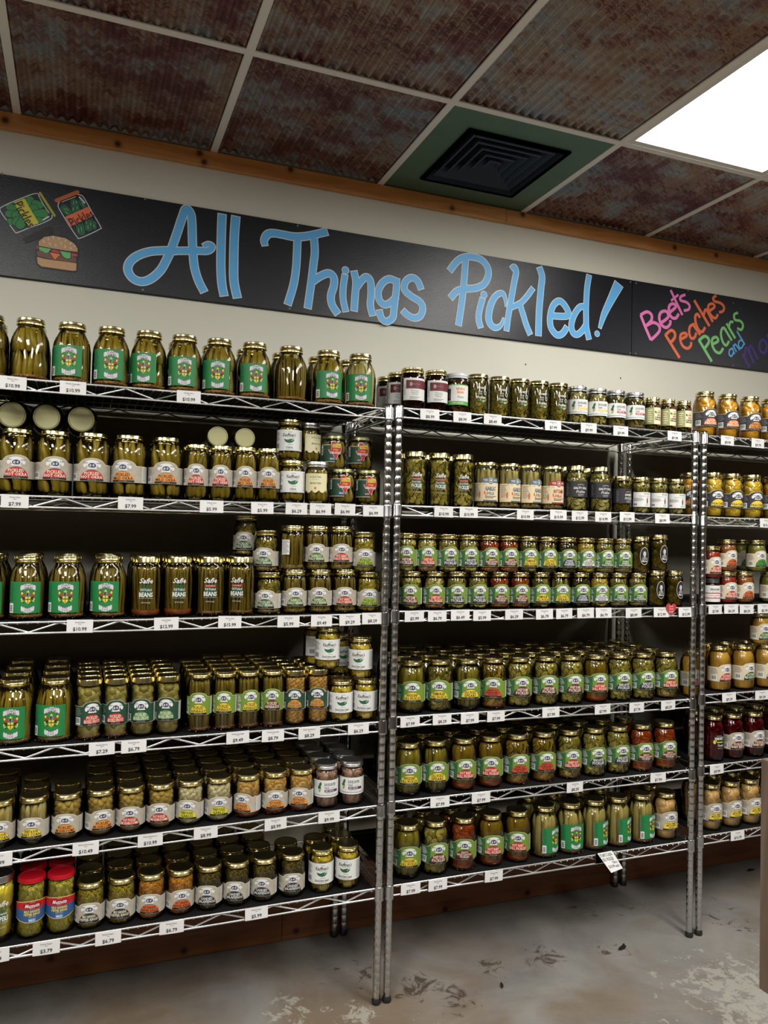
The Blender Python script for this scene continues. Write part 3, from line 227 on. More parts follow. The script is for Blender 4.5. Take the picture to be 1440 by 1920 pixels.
def m_rust():
    m, t, b = nt('rusted_corrugated_steel'); L = t.links.new
    tc = node(t, 'ShaderNodeTexCoord'); oi = node(t, 'ShaderNodeObjectInfo')
    sx = node(t, 'ShaderNodeSeparateXYZ'); L(tc.outputs['Object'], sx.inputs[0])
    w = node(t, 'ShaderNodeMath', operation='MULTIPLY'); w.inputs[1].default_value = 2*PI/.0321; L(sx.outputs['X'], w.inputs[0])
    sn = node(t, 'ShaderNodeMath', operation='SINE'); L(w.outputs[0], sn.inputs[0])
    ya = node(t, 'ShaderNodeMath', operation='MULTIPLY_ADD'); ya.inputs[1].default_value = .0045; L(sn.outputs[0], ya.inputs[0]); L(sx.outputs['Y'], ya.inputs[2])
    cb = node(t, 'ShaderNodeCombineXYZ'); L(sx.outputs['X'], cb.inputs[0]); L(ya.outputs[0], cb.inputs[1])
    rz = node(t, 'ShaderNodeMath', operation='MULTIPLY'); rz.inputs[1].default_value = 3.; L(oi.outputs['Random'], rz.inputs[0]); L(rz.outputs[0], cb.inputs[2])
    def ns(sc, st, det=5, rough=.6, dist=0.):
        mp = node(t, 'ShaderNodeMapping'); mp.inputs['Scale'].default_value = st; L(cb.outputs[0], mp.inputs['Vector'])
        n = node(t, 'ShaderNodeTexNoise'); n.inputs['Scale'].default_value = sc; n.inputs['Detail'].default_value = det; n.inputs['Roughness'].default_value = rough
        n.inputs['Distortion'].default_value = dist; L(mp.outputs['Vector'], n.inputs['Vector']); return n
    n1 = ns(5.5, (1, 1.5, 1), 7, .68, .3)
    r1 = ramp(t, [(.36, rgb(84, 34, 36)), (.46, rgb(112, 60, 58)), (.52, rgb(130, 106, 100)), (.58, rgb(142, 142, 146)), (.7, rgb(118, 130, 142))]); L(n1.outputs['Fac'], r1.inputs['Fac'])
    n2 = ns(34, (.6, 1.8, 1), 4, .6, .8); r2 = ramp(t, [(.52, (0, 0, 0)), (.60, (1, 1, 1))]); L(n2.outputs['Fac'], r2.inputs['Fac'])
    s2 = node(t, 'ShaderNodeMath', operation='MULTIPLY'); s2.inputs[1].default_value = .55; L(r2.outputs['Color'], s2.inputs[0])
    m1 = node(t, 'ShaderNodeMix', data_type='RGBA'); L(s2.outputs[0], m1.inputs['Factor']); L(r1.outputs['Color'], m1.inputs[6]); m1.inputs[7].default_value = (*rgb(82, 44, 36), 1)
    n3 = ns(60, (.7, 1.6, 1), 4, .6, 1.); n3b = ns(4, (1, 1, 2), 2); ad = node(t, 'ShaderNodeMath', operation='MULTIPLY_ADD'); ad.inputs[1].default_value = .9
    L(n3b.outputs['Fac'], ad.inputs[0]); L(n3.outputs['Fac'], ad.inputs[2])
    r3 = ramp(t, [(1.0-.02, (0, 0, 0)), (1.0, (1, 1, 1))]); L(ad.outputs[0], r3.inputs['Fac'])
    m2 = node(t, 'ShaderNodeMix', data_type='RGBA'); s3 = node(t, 'ShaderNodeMath', operation='MULTIPLY'); s3.inputs[1].default_value = .45; L(r3.outputs['Color'], s3.inputs[0])
    L(s3.outputs[0], m2.inputs['Factor']); L(m1.outputs[2], m2.inputs[6]); m2.inputs[7].default_value = (*rgb(170, 146, 116), 1)
    L(m2.outputs[2], b.inputs['Base Color']); b.inputs['Roughness'].default_value = .4; b.inputs['Metallic'].default_value = .3
    return m
def m_wood(name, c1, c2, axis='X', rough=.4, sc=1., knots=()):
    m, t, b = nt(name); L = t.links.new
    tc = node(t, 'ShaderNodeTexCoord'); mp = node(t, 'ShaderNodeMapping')
    st = {'X': (1.2, 14, 14), 'Z': (14, 14, 1.2)}[axis]; mp.inputs['Scale'].default_value = [x*sc for x in st]
    L(tc.outputs['Object'], mp.inputs['Vector'])
    n = node(t, 'ShaderNodeTexNoise'); n.inputs['Scale'].default_value = 2.2; n.inputs['Detail'].default_value = 6; n.inputs['Distortion'].default_value = .8; L(mp.outputs['Vector'], n.inputs['Vector'])
    r = ramp(t, [(.3, c1), (.7, c2)]); L(n.outputs['Fac'], r.inputs['Fac'])
    kn = None; fl = node(t, 'ShaderNodeVectorMath', operation='MULTIPLY'); fl.inputs[1].default_value = (1, 0, 1); L(tc.outputs['Object'], fl.inputs[0])
    for (kx, kz) in knots:
        vd = node(t, 'ShaderNodeVectorMath', operation='DISTANCE'); L(fl.outputs[0], vd.inputs[0]); vd.inputs[1].default_value = (kx, 0, kz)
        if kn is None: kn = vd.outputs['Value']
        else: mn = node(t, 'ShaderNodeMath', operation='MINIMUM'); L(kn, mn.inputs[0]); L(vd.outputs['Value'], mn.inputs[1]); kn = mn.outputs[0]
    mx = node(t, 'ShaderNodeMix', data_type='RGBA'); mx.inputs['Factor'].default_value = 0
    if kn is not None:
        k = ramp(t, [(.004, (1, 1, 1)), (.008, (.8, .8, .8)), (.014, (.15, .15, .15)), (.024, (0, 0, 0))]); L(kn, k.inputs['Fac']); L(k.outputs['Color'], mx.inputs['Factor'])
    L(r.outputs['Color'], mx.inputs[6]); mx.inputs[7].default_value = (c1[0]*.16, c1[1]*.13, c1[2]*.12, 1)
    L(mx.outputs[2], b.inputs['Base Color']); b.inputs['Roughness'].default_value = rough
    bp = node(t, 'ShaderNodeBump'); bp.inputs['Strength'].default_value = .25; bp.inputs['Distance'].default_value = .002
    L(n.outputs['Fac'], bp.inputs['Height']); L(bp.outputs['Normal'], b.inputs['Normal']); MATS[name] = m; return m
WALL, FLOOR, RUST = m_wall(), m_floor(), m_rust()
PINE = m_wood('varnished_pine', rgb(190, 120, 58), rgb(226, 162, 96), 'X', .35, 1., [(-0.25, 2.676), (0.082, 2.668), (0.344, 2.69), (0.36, 2.662), (0.66, 2.694), (1.296, 2.666), (1.607, 2.694), (2.368, 2.679), (2.6, 2.68), (3.4, 2.67), (-1.2, 2.68)])
DARKPINE = m_wood('brown_stained_pine', rgb(112, 66, 36), rgb(150, 94, 54), 'X', .5, 1., [(-0.043, 0.073), (0.363, 0.026), (0.743, 0.028), (1.318, 0.014), (1.674, 0.023), (2.427, -0.039)])
ROUGHWOOD = m_wood('rough_sawn_timber', rgb(84, 68, 55), rgb(112, 93, 78), 'Z', .9)
PALEWOOD = m_wood('pale_timber', rgb(176, 142, 98), rgb(205, 172, 126), 'X', .8)
TBAR = mat('white_grid_bar', rgb(238, 230, 220), .45)
CHROME = mat('chrome_wire', (.78, .78, .78), .28, 1.)
CHROMEP = mat('chrome_post', (.55, .55, .55), .2, 1.)
BLACKPL = mat('black_plastic', (.012, .012, .012), .5)
LINER = mat('black_shelf_liner', (.006, .006, .006), .7, 0., .2)
# ------------------------------------------------------------------ room shell
X0, X1, Y0 = -3.4, 5.6, -7.6
def plane(name, pts, m):
    k = M().use(m).add(pts, [tuple(range(len(pts)))]); return struct(name, k.mesh(name, False))
def slab(name, a, m):
    return struct(name, M().use(m).box(*a).mesh(name, False))
slab('floor', (X0-.1, X1+.1, Y0-.1, .1, -.1, 0), FLOOR)
slab('wall_back', (X0-.1, X1+.1, 0, .1, 0, HC+.12), WALL)
SHOP = mat('shop_wall_brown', rgb(92, 78, 64), .7)
slab('wall_left', (X0-.1, X0, Y0, 0, 0, HC+.12), SHOP)
slab('wall_right', (X1, X1+.1, Y0, 0, 0, HC+.12), SHOP)
slab('wall_front', (X0-.1, X1+.1, Y0-.1, Y0, 0, HC+.12), SHOP)
ceil = slab('ceiling', (X0-.1, X1+.1, Y0-.1, .1, HC+.12, HC+.2), mat('ceiling_void', (.03, .03, .03), .9))
# corrugated metal tiles, one object each, in the suspended grid
def tile_mesh(name, w, l, waves, m=RUST):
    k = M().use(m); n = waves*6
    vs = []
    for j, y in enumerate((0., -l)):
        for i in range(n+1):
            x = w*i/n; vs.append((x, y, .0062*math.cos(2*PI*i/6)))
    k.add(vs, [(i, i+1, n+2+i, n+1+i) for i in range(n)])
    # thickness so the sheet has two faces
    o = len(vs); k.add([(x, y, z+.0012) for x, y, z in vs], [(n+1+i, n+2+i, i+1, i) for i in range(n)])
    return k.mesh(name, True)
GB = .012                                           # half width of the grid bars
short = tile_mesh('corrugated_tile_short', T-.004, YG-.026, 19)
longt = tile_mesh('corrugated_tile_long', T-.004, 2*T-.004, 19)
KX = range(-7, 9)
panels_k = {(round((px-XG)/T-.5), round((-py-YG)/T)) for px, py, s in PANELS}
for k in KX:
    x = XG+k*T+.002
    if x < X0 or x+T > X1: continue
    if k != 1: obj('corrugated_tile', short, ceil, (x, -.022, HC+.009))
    for j in range(0, 11, 2):
        if (k, j+1) in panels_k: continue
        obj('corrugated_tile', longt, ceil, (x, -YG-j*T-.002, HC+.009))
for k in KX:
    x = XG+k*T
    if x < X0 or x > X1: continue
    b = M().use(TBAR).bbox(x-GB, x+GB, Y0, -.02, HC-.002, HC+.0035, .001); b.box(x-.0015, x+.0015, Y0, -.02, HC+.003, HC+.03)
    obj('grid_bar', b.mesh('grid_bar_long', False), ceil)
for j in range(0, 12):
    y = -YG-j*T
    if j % 2 or y < Y0: continue
    b = M().use(TBAR).bbox(X0, X1, y-GB, y+GB, HC-.0024, HC+.003, .001); b.box(X0, X1, y-.0015, y+.0015, HC+.003, HC+.03)
    obj('grid_bar', b.mesh('grid_bar_cross', False), ceil)
# pine board along the top of the wall, in butt-jointed lengths
tr1 = struct('trim_1', M().use(PINE).bbox(X0, 1.532, -.0205, -.0005, 2.6513, HC-.001, .002).mesh('pine_trim', False))
tr2 = struct('trim_2', M().use(PINE).bbox(1.534, X1, -.0205, -.0005, 2.6513, HC-.001, .002).mesh('pine_trim', False))
# brown board behind the racks at floor level
for i, (a, b2) in enumerate([(X0, .692), (.694, 3.1), (3.102, X1)]):
    struct('baseboard_'+['left', 'back', 'right'][i], M().use(DARKPINE).bbox(a, b2, -.0335, -.0005, 0.001, .236, .003).mesh('base_board', False))
# ------------------------------------------------------------------ ceiling lights
def emitter(k):
    n = 'lit_diffuser_%.1f' % k
    if n in MATS: return MATS[n]
    m = bpy.data.materials.new(n); m.use_nodes = True; t = m.node_tree; t.nodes.clear()
    e = t.nodes.new('ShaderNodeEmission'); e.inputs[0].default_value = (1, .985, .94, 1); e.inputs[1].default_value = LIGHT_STRENGTH*k
    o = t.nodes.new('ShaderNodeOutputMaterial'); t.links.new(e.outputs[0], o.inputs[0]); MATS[n] = m; return m
FRM = mat('white_light_frame', rgb(225, 220, 210), .4)
wx, wy = T/2-GB, T-GB
fr = M().use(FRM)
for a in [(-wx, wx, -wy, -wy+.02), (-wx, wx, wy-.02, wy), (-wx, -wx+.02, -wy+.02, wy-.02), (wx-.02, wx, -wy+.02, wy-.02)]:
    fr.box(*a, .0, .012)
fr.box(-wx, wx, -wy, wy, .03, .08)
frm = fr.mesh('light_frame', False)
difm = lambda k: M().use(emitter(k)).add([(-wx+.02, -wy+.02, .008), (-wx+.02, wy-.02, .008), (wx-.02, wy-.02, .008), (wx-.02, -wy+.02, .008)], [(0, 1, 2, 3)]).mesh('light_diffuser', False)
PNAME = ['glowing white ceiling light panel above the right end of the shelves']
for i, (px, py, s) in enumerate(PANELS):
    o = thing('ceiling_light', PNAME[0] if i == 0 else f'white ceiling light panel behind the viewer, {ORD[i]} of the lit grid', 'ceiling light', (px, py, HC), 0, None if i == 0 else 'ceiling lights behind the viewer')
    obj('light_frame', frm, o); obj('diffuser', difm(s), o)
# ------------------------------------------------------------------ air vent
GREEN = mottled('green_painted_panel', rgb(76, 102, 78), rgb(84, 112, 86), 9, .5, island=0)
VENTM = mat('dark_grey_vent_metal', rgb(92, 108, 124), .45, .1)
vo = thing('air_vent', 'green square ceiling panel with dark recessed louvred air vent', 'air vent', (XG+1.5*T, -.02-(YG-.03)/2, HC))
hw, hh = T/2-.006, (YG-.03)/2; iw = .192
g = M().use(GREEN)
for a in [(-hw, hw, -hh, -iw), (-hw, hw, iw, hh), (-hw, -iw, -iw, iw), (iw, hw, -iw, iw)]: g.box(*a, .001, .012)
obj('vent_panel', g.mesh('vent_panel', False), vo)
v = M().use(VENTM)
def ringq(k, a, za, b, zb):
    for q in range(4):
        t = q*PI/2; c, s = round(math.cos(t)), round(math.sin(t))
        f = lambda x, y, z: (x*c-y*s, x*s+y*c, z)
        k.add([f(-a, -a, za), f(a, -a, za), f(b, -b, zb), f(-b, -b, zb)], [(0, 1, 2, 3), (3, 2, 1, 0)])
ringq(v, iw, -.006, iw-.016, -.006); ringq(v, iw, -.006, iw, .006); ringq(v, iw-.016, -.006, iw-.02, .03)
obj('vent_frame', v.mesh('vent_frame', False), vo)
for q in range(5):
    a = .156-.033*q; k = M().use(VENTM); ringq(k, a, .002, a-.006, -.001); ringq(k, a-.006, -.001, a-.024, .03); ringq(k, a, .002, a-.002, .008)
    obj('louvre', k.mesh('louvre', False), vo)
k = M().use(mat('black_duct', (.004, .004, .005), .9)); k.box(-iw, iw, -iw, iw, .045, .05); obj('duct', k.mesh('duct', False), vo)
# ------------------------------------------------------------------ painted sign boards
NAVY = MATS.get('x')
def m_board():
    m, t, b = nt('black_painted_board'); L = t.links.new
    b.inputs['Base Color'].default_value = (*rgb(19, 21, 31), 1); b.inputs['Roughness'].default_value = .32
    tc = node(t, 'ShaderNodeTexCoord'); mp = node(t, 'ShaderNodeMapping'); mp.inputs['Scale'].default_value = (40, 1, 160); L(tc.outputs['Object'], mp.inputs['Vector'])
    n = node(t, 'ShaderNodeTexNoise'); n.inputs['Scale'].default_value = 3; n.inputs['Detail'].default_value = 4; L(mp.outputs['Vector'], n.inputs['Vector'])
    bp = node(t, 'ShaderNodeBump'); bp.inputs['Strength'].default_value = .35; bp.inputs['Distance'].default_value = .0012
    L(n.outputs['Fac'], bp.inputs['Height']); L(bp.outputs['Normal'], b.inputs['Normal']); return m
BOARD = m_board()
PAINT = {n: mat('paint_'+n, rgb(*c), .45) for n, c in dict(blue=(100, 186, 246), edge=(214, 224, 228), pink=(248, 130, 198), orange=(246, 118, 74), green=(136, 212, 130), sky=(98, 182, 242), purple=(72, 50, 130),
    white=(208, 212, 220), ink=(14, 14, 20), leaf=(46, 138, 70), leafd=(28, 100, 70), lime=(150, 208, 120), yellow=(220, 206, 62), yellowd=(178, 176, 50), oranged=(200, 104, 44), black=(16, 16, 18), bun=(202, 158, 108), patty=(116, 74, 60), lettuce=(104, 196, 112), tomato=(196, 54, 72), cheese=(236, 128, 50)).items()}
def smooth_path(p, sub=6):
    """Catmull-Rom through [x, z, w] triples"""
    pts = [Vector(p[i:i+3]) for i in range(0, len(p), 3)]
    if len(pts) < 3: return pts
    out = []
    for i in range(len(pts)-1):
        a, b, c, d = pts[max(i-1, 0)], pts[i], pts[i+1], pts[min(i+2, len(pts)-1)]
        for s in range(sub):
            t = s/sub; out.append(.5*((2*b)+(-a+c)*t+(2*a-5*b+4*c-d)*t*t+(-a+3*b-3*c+d)*t**3))
    out.append(pts[-1]); return out
def ribbon(k, p, y, extra=0., round_=False):
    pts = smooth_path(p); n = len(pts); vs = []; fs = []
    y0 = y
    for i, q in enumerate(pts):
        y = y0-(.0004*i/n if n > 4 else 0); a, b = pts[max(i-1, 0)], pts[min(i+1, n-1)]; d = Vector((b.x-a.x, b.y-a.y)); d.normalize()
        w = q.z/2+extra; ex = (-extra if i == 0 else extra if i == n-1 else 0)
        c = Vector((q.x, q.y))+d*ex
        vs += [(c.x-d.y*w, y, c.y+d.x*w), (c.x+d.y*w, y, c.y-d.x*w)]
    for i in range(n-1): fs.append((2*i, 2*i+2, 2*i+3, 2*i+1))
    fs = [f[::-1] for f in fs]
    k.add(vs, fs)
    if round_:
        for j, q in enumerate((pts[0], pts[-1])): disc(k, q.x, q.y, q.z/2+extra, y-.000008*(j+1))
def disc(k, x, z, r, y, n=20, rz=None):
    k.add([(x+r*math.cos(2*PI*i/n), y, z+(rz or r)*math.sin(2*PI*i/n)) for i in range(n)], [tuple(range(n))])
YS = -.0122
sg1 = thing('sign_board', 'long black sign board reading All Things Pickled in blue paint', 'sign', (0, 0, 0), me=M().use(BOARD).bbox(-1.1, 2.1505, -.012, -.0004, 2.192, 2.5093, .0012).mesh('sign_board', False))
sg2 = thing('sign_board', 'black sign board with colourful words Beets Peaches Pears at right', 'sign', (0, 0, 0), me=M().use(BOARD).bbox(2.1535, 3.6, -.012, -.0004, 2.192, 2.5093, .0012).mesh('sign_board_right', False))
k = M(); 
k.use(PAINT['edge'])
for i, p in enumerate(BLUE): ribbon(k, p, YS-.0002-.00001*i, .0034)
for p in DOTS: disc(k, p[0], p[1], p[2]/2+.0028, YS-.0001)
k.use(PAINT['blue'])
for i, p in enumerate(BLUE): ribbon(k, p, YS-.0010-.00001*i, 0)
for p in DOTS: disc(k, p[0], p[1], p[2]/2, YS-.0008)
obj('blue_lettering', k.mesh('blue_lettering', False), sg1)
YL = {'pink': .0003, 'orange': .0005, 'green': .0007, 'sky': .0009, 'purple': .0004}
for cn, ps in WORDS.items():
    k = M().use(PAINT[cn])
    for i, p in enumerate(ps): ribbon(k, p, YS-YL[cn]-.00001*i, 0)
    obj(cn.replace('sky', 'light_blue')+'_lettering', k.mesh('lettering', False), sg2)
# glyph text -> flat triangles
_tc = {}
def glyphs(s, shear=0., bold=.0, res=1, cs=1.):
    key = (s, shear, bold, res, cs)
    if key in _tc: return _tc[key]
    c = bpy.data.curves.new('txt', 'FONT'); c.body = s; c.size = 1.; c.align_x = 'LEFT'; c.resolution_u = res; c.shear = shear; c.offset = bold; c.space_character = cs
    o = bpy.data.objects.new('txt', c); me = bpy.data.meshes.new_from_object(o)
    vs = [(v.co.x, v.co.y) for v in me.vertices]; fs = [tuple(p.vertices) for p in me.polygons]
    bpy.data.objects.remove(o); bpy.data.curves.remove(c); bpy.data.meshes.remove(me)
    xs = [v[0] for v in vs] or [0, 1]; ys = [v[1] for v in vs] or [0, 1]
    _tc[key] = (vs, fs, min(xs), max(xs), min(ys), max(ys)); return _tc[key]
ICP = [('painted_jar', 0, 39), ('painted_jar', 39, 76), ('painted_burger', 76, 999)]
def poly3(k, pts, y):
    k.add([(pts[i], y, pts[i+1]) for i in range(0, len(pts), 2)], [tuple(range(len(pts)//2))])
kk = M()
for i, (mn, ty, p) in enumerate(ICONS):
    kk.use(PAINT[mn]); y = YS-.0002-.000025*i
    if ty == 's': ribbon(kk, p, y, 0, True)
    else: poly3(kk, p, y)
kk.use(PAINT['ink'])
for (a, b2) in ((ICTEXT[0], ICTEXT[1]), (ICTEXT[2], ICTEXT[3])):
    vs, fs, xa, xb, ya, yb = glyphs('Pickles', 0, 0, 2); d = Vector((b2[0]-a[0], b2[1]-a[1])); L_ = d.length; d.normalize(); s = L_/(xb-xa)
    n_ = Vector((-d.y, d.x)); h = .030
    off = -.012
    kk.add([(a[0]+d.x*(x-xa)*s+n_.x*(yy*h/.7+off), YS-.0040, a[1]+d.y*(x-xa)*s+n_.y*(yy*h/.7+off)) for x, yy in vs], fs)
obj('painted_jars_and_burger', kk.mesh('painted_picture', False), sg1)
SCR = mat('screw_head', (.25, .24, .22), .5, .6)
k = M().use(SCR)
for x, z in SCREWS:
    if x < 2.15: k.lathe([(.0035, 0), (.0035, .0008), (.002, .0014)], 8).tr(lambda v: Vector((v.x+x, YS-v.z, v.y+z)), len(k.v)-24)
obj('screw', k.mesh('screws', False), sg1, kind='stuff')
k = M().use(SCR)
for x, z in SCREWS:
    if x >= 2.15: k.lathe([(.0035, 0), (.0035, .0008), (.002, .0014)], 8).tr(lambda v: Vector((v.x+x, YS-v.z, v.y+z)), len(k.v)-24)
obj('screw', k.mesh('screws', False), sg2, kind='stuff')
# ------------------------------------------------------------------ wire racks
YF, YB = -.4705, -.0552
RX = {'A': (-.953, .8757), 'B': (.9096, 2.0715), 'C': (2.1133, 3.275)}
RNAME = {'A': 'left', 'B': 'middle', 'C': 'right'}
SNAME = ['top', 'second', 'third', 'fourth', 'fifth', 'bottom']
def zs(sh, x): return SHELF[sh][0]+SHELF[sh][1]*x
PR = .0115
pp = [(PR*.9, .018), (PR, .020)]
z = .045
while z < 1.795:
    pp += [(PR, z-.0014), (PR*.955, z), (PR, z+.0014)]; z += .0254
pp += [(PR, 1.806), (PR*.8, 1.811)]
post_me = M().use(CHROMEP).lathe(pp, 14).mesh('post', True, 60)
foot_me = M().use(BLACKPL).lathe([(.0125, 0), (.014, .003), (.014, .012), (.011, .019)], 14).mesh('foot', True, 50)
cap_me = M().use(BLACKPL).lathe([(.0118, 1.8105), (.0118, 1.813), (.006, 1.815)], 12).mesh('post_cap', True, 50)
col_me = M().use(CHROMEP).lathe([(.0125, -.036), (.0152, -.035), (.0158, -.031), (.0150, -.028), (.0150, .001), (.0142, .005), (.0125, .006)], 16).mesh('collar', True, 40)
def wire_shelf(u, i, root):
    sh = u+str(i); x0, x1 = RX[u]; f = lambda x: zs(sh, x)-.003
    a, b = x0+.0135, x1-.0135; h = .0285
    ra = M().use(CHROME)
    for y in (YF, YB):
        for dz in (0, h): ra.tube([(a, y, f(a)-dz), (b, y, f(b)-dz)], .0031, 8)
    for x in (x0, x1):
        for dz in (0, h): ra.tube([(x, YF+.0135, f(x)-dz), (x, YB-.0135, f(x)-dz)], .0031, 8)
    s = obj('wire_shelf', ra.mesh('shelf_rails', True, 60), root)
    zg = M().use(CHROME)
    n = 2*round((b-a)/.145); st = (b-a-.03)/n
    for y, dy in ((YF, .0035), (YB, -.0035)):
        pts = [(a+.01, y+dy, f(a)-h*.7)]
        for q in range(n+1): pts.append((a+.015+st*q, y+dy, f(a+st*q)-(h-.002 if q % 2 else .003)))
        if y == YF: pts = pts[1:]+[(b-.006, y+dy, f(b)-.008)]
        for q in range(len(pts)-1): zg.tube([pts[q], pts[q+1]], .0023, 6)
        # doubled half-pitch peaks
        pts = [(a+.015+st*(q+.5), y+dy, f(a+st*q)-(h-.002 if (q % 2) else .003)) for q in range(0)]
    for x, dx in ((x0, .003), (x1, -.003)):
        m_ = 6; sy = (YB-YF-.04)/m_
        for q in range(m_): zg.tube([(x+dx, YF+.02+sy*q, f(x)-(h if q % 2 else .001)), (x+dx, YF+.02+sy*(q+1), f(x)-(.001 if q % 2 else h))], .0023, 5)
    obj('truss_wire', zg.mesh('truss_wire', True, 60), s)
    dk = M().use(CHROME); q = a+.012
    while q < b-.005:
        dk.tube([(q, YF-.0015, f(q)-.0048), (q, YF+.001, f(q)-.0005), (q, YB, f(q)-.0005)], .0014, 4); q += .0246
    for y in (YF+.14, YF+.28): dk.tube([(a, y, f(a)-.0045), (b, y, f(b)-.0045)], .0028, 6)
    obj('deck_wires', dk.mesh('deck_wires', True, 60), s, kind='stuff')
    for x in (x0, x1):
        for y in (YF, YB): obj('collar', col_me, s, (x, y, f(x)))
    if True:
        y1 = YB+.030  # overhang past the rear rail added to keep ceiling light off the wall
        if sh == 'A6': y1 = YF+.25
        if i == 1: y1 = YB+(.048 if u == 'A' else .043)
        l = M().use(LINER).add([(a+.004, YF+.006, f(a)+.0012), (b-.004, YF+.006, f(b)+.0012), (b-.004, y1, f(b)+.0012), (a+.004, y1, f(a)+.0012),
             (a+.004, YF+.006, f(a)+.0024), (b-.004, YF+.006, f(b)+.0024), (b-.004, y1, f(b)+.0024), (a+.004, y1, f(a)+.0024)],
             [(3, 2, 1, 0), (4, 5, 6, 7), (0, 1, 5, 4), (1, 2, 6, 5), (2, 3, 7, 6), (3, 0, 4, 7)])
        obj('shelf_liner', l.mesh('shelf_liner', False), s)
for u in 'ABC':
    x0, x1 = RX[u]
    root = thing('wire_shelving_rack', {'A': 'tall chrome wire shelving rack at left of the row', 'B': 'chrome wire shelving rack in the middle of the row', 'C': 'chrome wire shelving rack at right, cut off by the frame'}[u], 'shelving', (0, 0, 0))
    for x in (x0, x1):
        for y in (YF, YB):
            p = obj('post', post_me, root, (x, y, 0)); obj('foot', foot_me, p); obj('post_cap', cap_me, p)
    for i in range(1, 7): wire_shelf(u, i, root)
# ------------------------------------------------------------------ jar contents
def C2(n, c1, c2, sc=60, rough=.38, **k): return mottled('food_'+n, rgb(*c1), rgb(*c2), sc, rough, **k)
FOOD = dict(
 okra=C2('okra', (105, 90, 20), (162, 141, 45)), bean=C2('bean', (92, 78, 24), (134, 115, 41)), cuke=C2('cucumber', (90, 87, 21), (144, 132, 42), stretch=(1, 1, .3)),
 spear=C2('spear', (141, 126, 54), (194, 179, 105), stretch=(1, 1, .2)), chip=C2('chip', (115, 107, 37), (185, 172, 90)), chipd=C2('dark_chip', (81, 75, 22), (151, 137, 60)),
 red=C2('chilli', (123, 49, 24), (174, 91, 39)), aspar=C2('asparagus', (104, 92, 33), (151, 132, 52), stretch=(1, 1, .4)), sprout=C2('sprout', (120, 110, 41), (179, 166, 86), island=.8),
 cauli=C2('cauliflower', (182, 133, 53), (220, 173, 89)), squash=C2('squash', (185, 151, 20), (210, 185, 47)), corn=C2('corn', (179, 155, 78), (210, 194, 132)), mush=C2('mushroom', (147, 119, 45), (194, 164, 78)),
 garlic=C2('garlic', (203, 188, 136), (237, 228, 188)), hgarlic=C2('hot_garlic', (192, 141, 59), (237, 196, 115)), onion=C2('onion', (147, 111, 97), (196, 155, 136)), pepring=C2('pepper_ring', (168, 157, 27), (210, 200, 69)),
 banring=C2('banana_ring', (132, 119, 33), (179, 162, 56)), hotring=C2('hot_ring', (175, 97, 22), (220, 155, 42)), jal=C2('jalapeno', (48, 42, 16), (104, 89, 31)), pep=C2('banana_pepper', (209, 182, 27), (237, 218, 63)),
 peach=C2('peach', (237, 136, 19), (237, 182, 48), 20), peachy=C2('peach_slice', (237, 167, 27), (237, 208, 66), 20), egg=C2('egg', (214, 158, 84), (236, 198, 134), 12), beet=C2('beet', (78, 8, 20), (128, 19, 39), 20),
 relish=C2('relish', (199, 141, 38), (237, 188, 78), 140), redrel=C2('red_relish', (150, 36, 17), (199, 63, 31), 140), hotrel=C2('brown_relish', (150, 78, 27), (199, 119, 46), 140), greenrel=C2('green_relish', (117, 119, 34), (171, 169, 66), 140),
 dark=C2('dark_preserve', (42, 19, 8), (78, 39, 14), 90), seed=C2('seed_spices', (104, 79, 47), (212, 190, 142), 420, island=.5, sharp=True), skin=C2('cucumber_skin', (66, 66, 20), (104, 102, 38)), redseed=C2('red_spices', (133, 41, 24), (205, 174, 121), 420, island=.5, sharp=True))
GL = dict(ol=glass('brine_glass_olive', (.95, .92, .72)), cl=glass('brine_glass_clear', (.95, .94, .86)), dk=glass('brine_glass_dark', (.66, .60, .38)), am=glass('brine_glass_amber', (.92, .78, .52)),
          bk=glass('brine_glass_brown', (.40, .26, .16)), rd=glass('brine_glass_red', (.7, .2, .25)))
rnd = random.Random(3)
def pod(k, m, n=6, rings=7, L=.08, r=.009, prof=None, bend=0., tri=False):
    """elongated piece along +z, base at z=0, local mesh piece"""
    prof = prof or [(.0, .5), (.06, .85), (.25, 1), (.6, .9), (.85, .5), (1, .1)]
    vs = []; fs = []
    for (t, q) in prof:
        cx = bend*math.sin(t*PI)
        for i in range(n):
            a = 2*PI*i/n; rr = r*q*(1+(.12 if i % 2 else -.04)*(1 if n > 6 else 0)); 
            vs.append((cx+rr*math.cos(a), rr*math.sin(a)*(.8 if tri else 1), t*L))
    for i in range(len(prof)-1):
        for j in range(n): j2 = (j+1) % n; fs.append((i*n+j, i*n+j2, (i+1)*n+j2, (i+1)*n+j))
    fs.append(tuple(range(n-1, -1, -1))); fs.append(tuple(range((len(prof)-1)*n, len(prof)*n)))
    k.use(m); return vs, fs
def ball(r, n=8, m_=5, sq=1., lump=0., seed=0):
    rr = random.Random(seed); vs = [(0, 0, -r*sq)]; fs = []
    for i in range(1, m_):
        t = PI*i/m_
        for j in range(n):
            a = 2*PI*(j+.5*(i % 2))/n; q = r*(1+lump*(rr.random()-.5)); vs.append((q*math.sin(t)*math.cos(a), q*math.sin(t)*math.sin(a), -q*sq*math.cos(t)))
    vs.append((0, 0, r*sq))
    for j in range(n): fs.append((0, 1+(j+1) % n, 1+j))
    for i in range(m_-2):
        for j in range(n): j2 = (j+1) % n; a = 1+i*n; fs.append((a+j, a+j2, a+n+j2, a+n+j))
    e = len(vs)-1; a = 1+(m_-2)*n
    for j in range(n): fs.append((a+j, a+(j+1) % n, e))
    return vs, fs
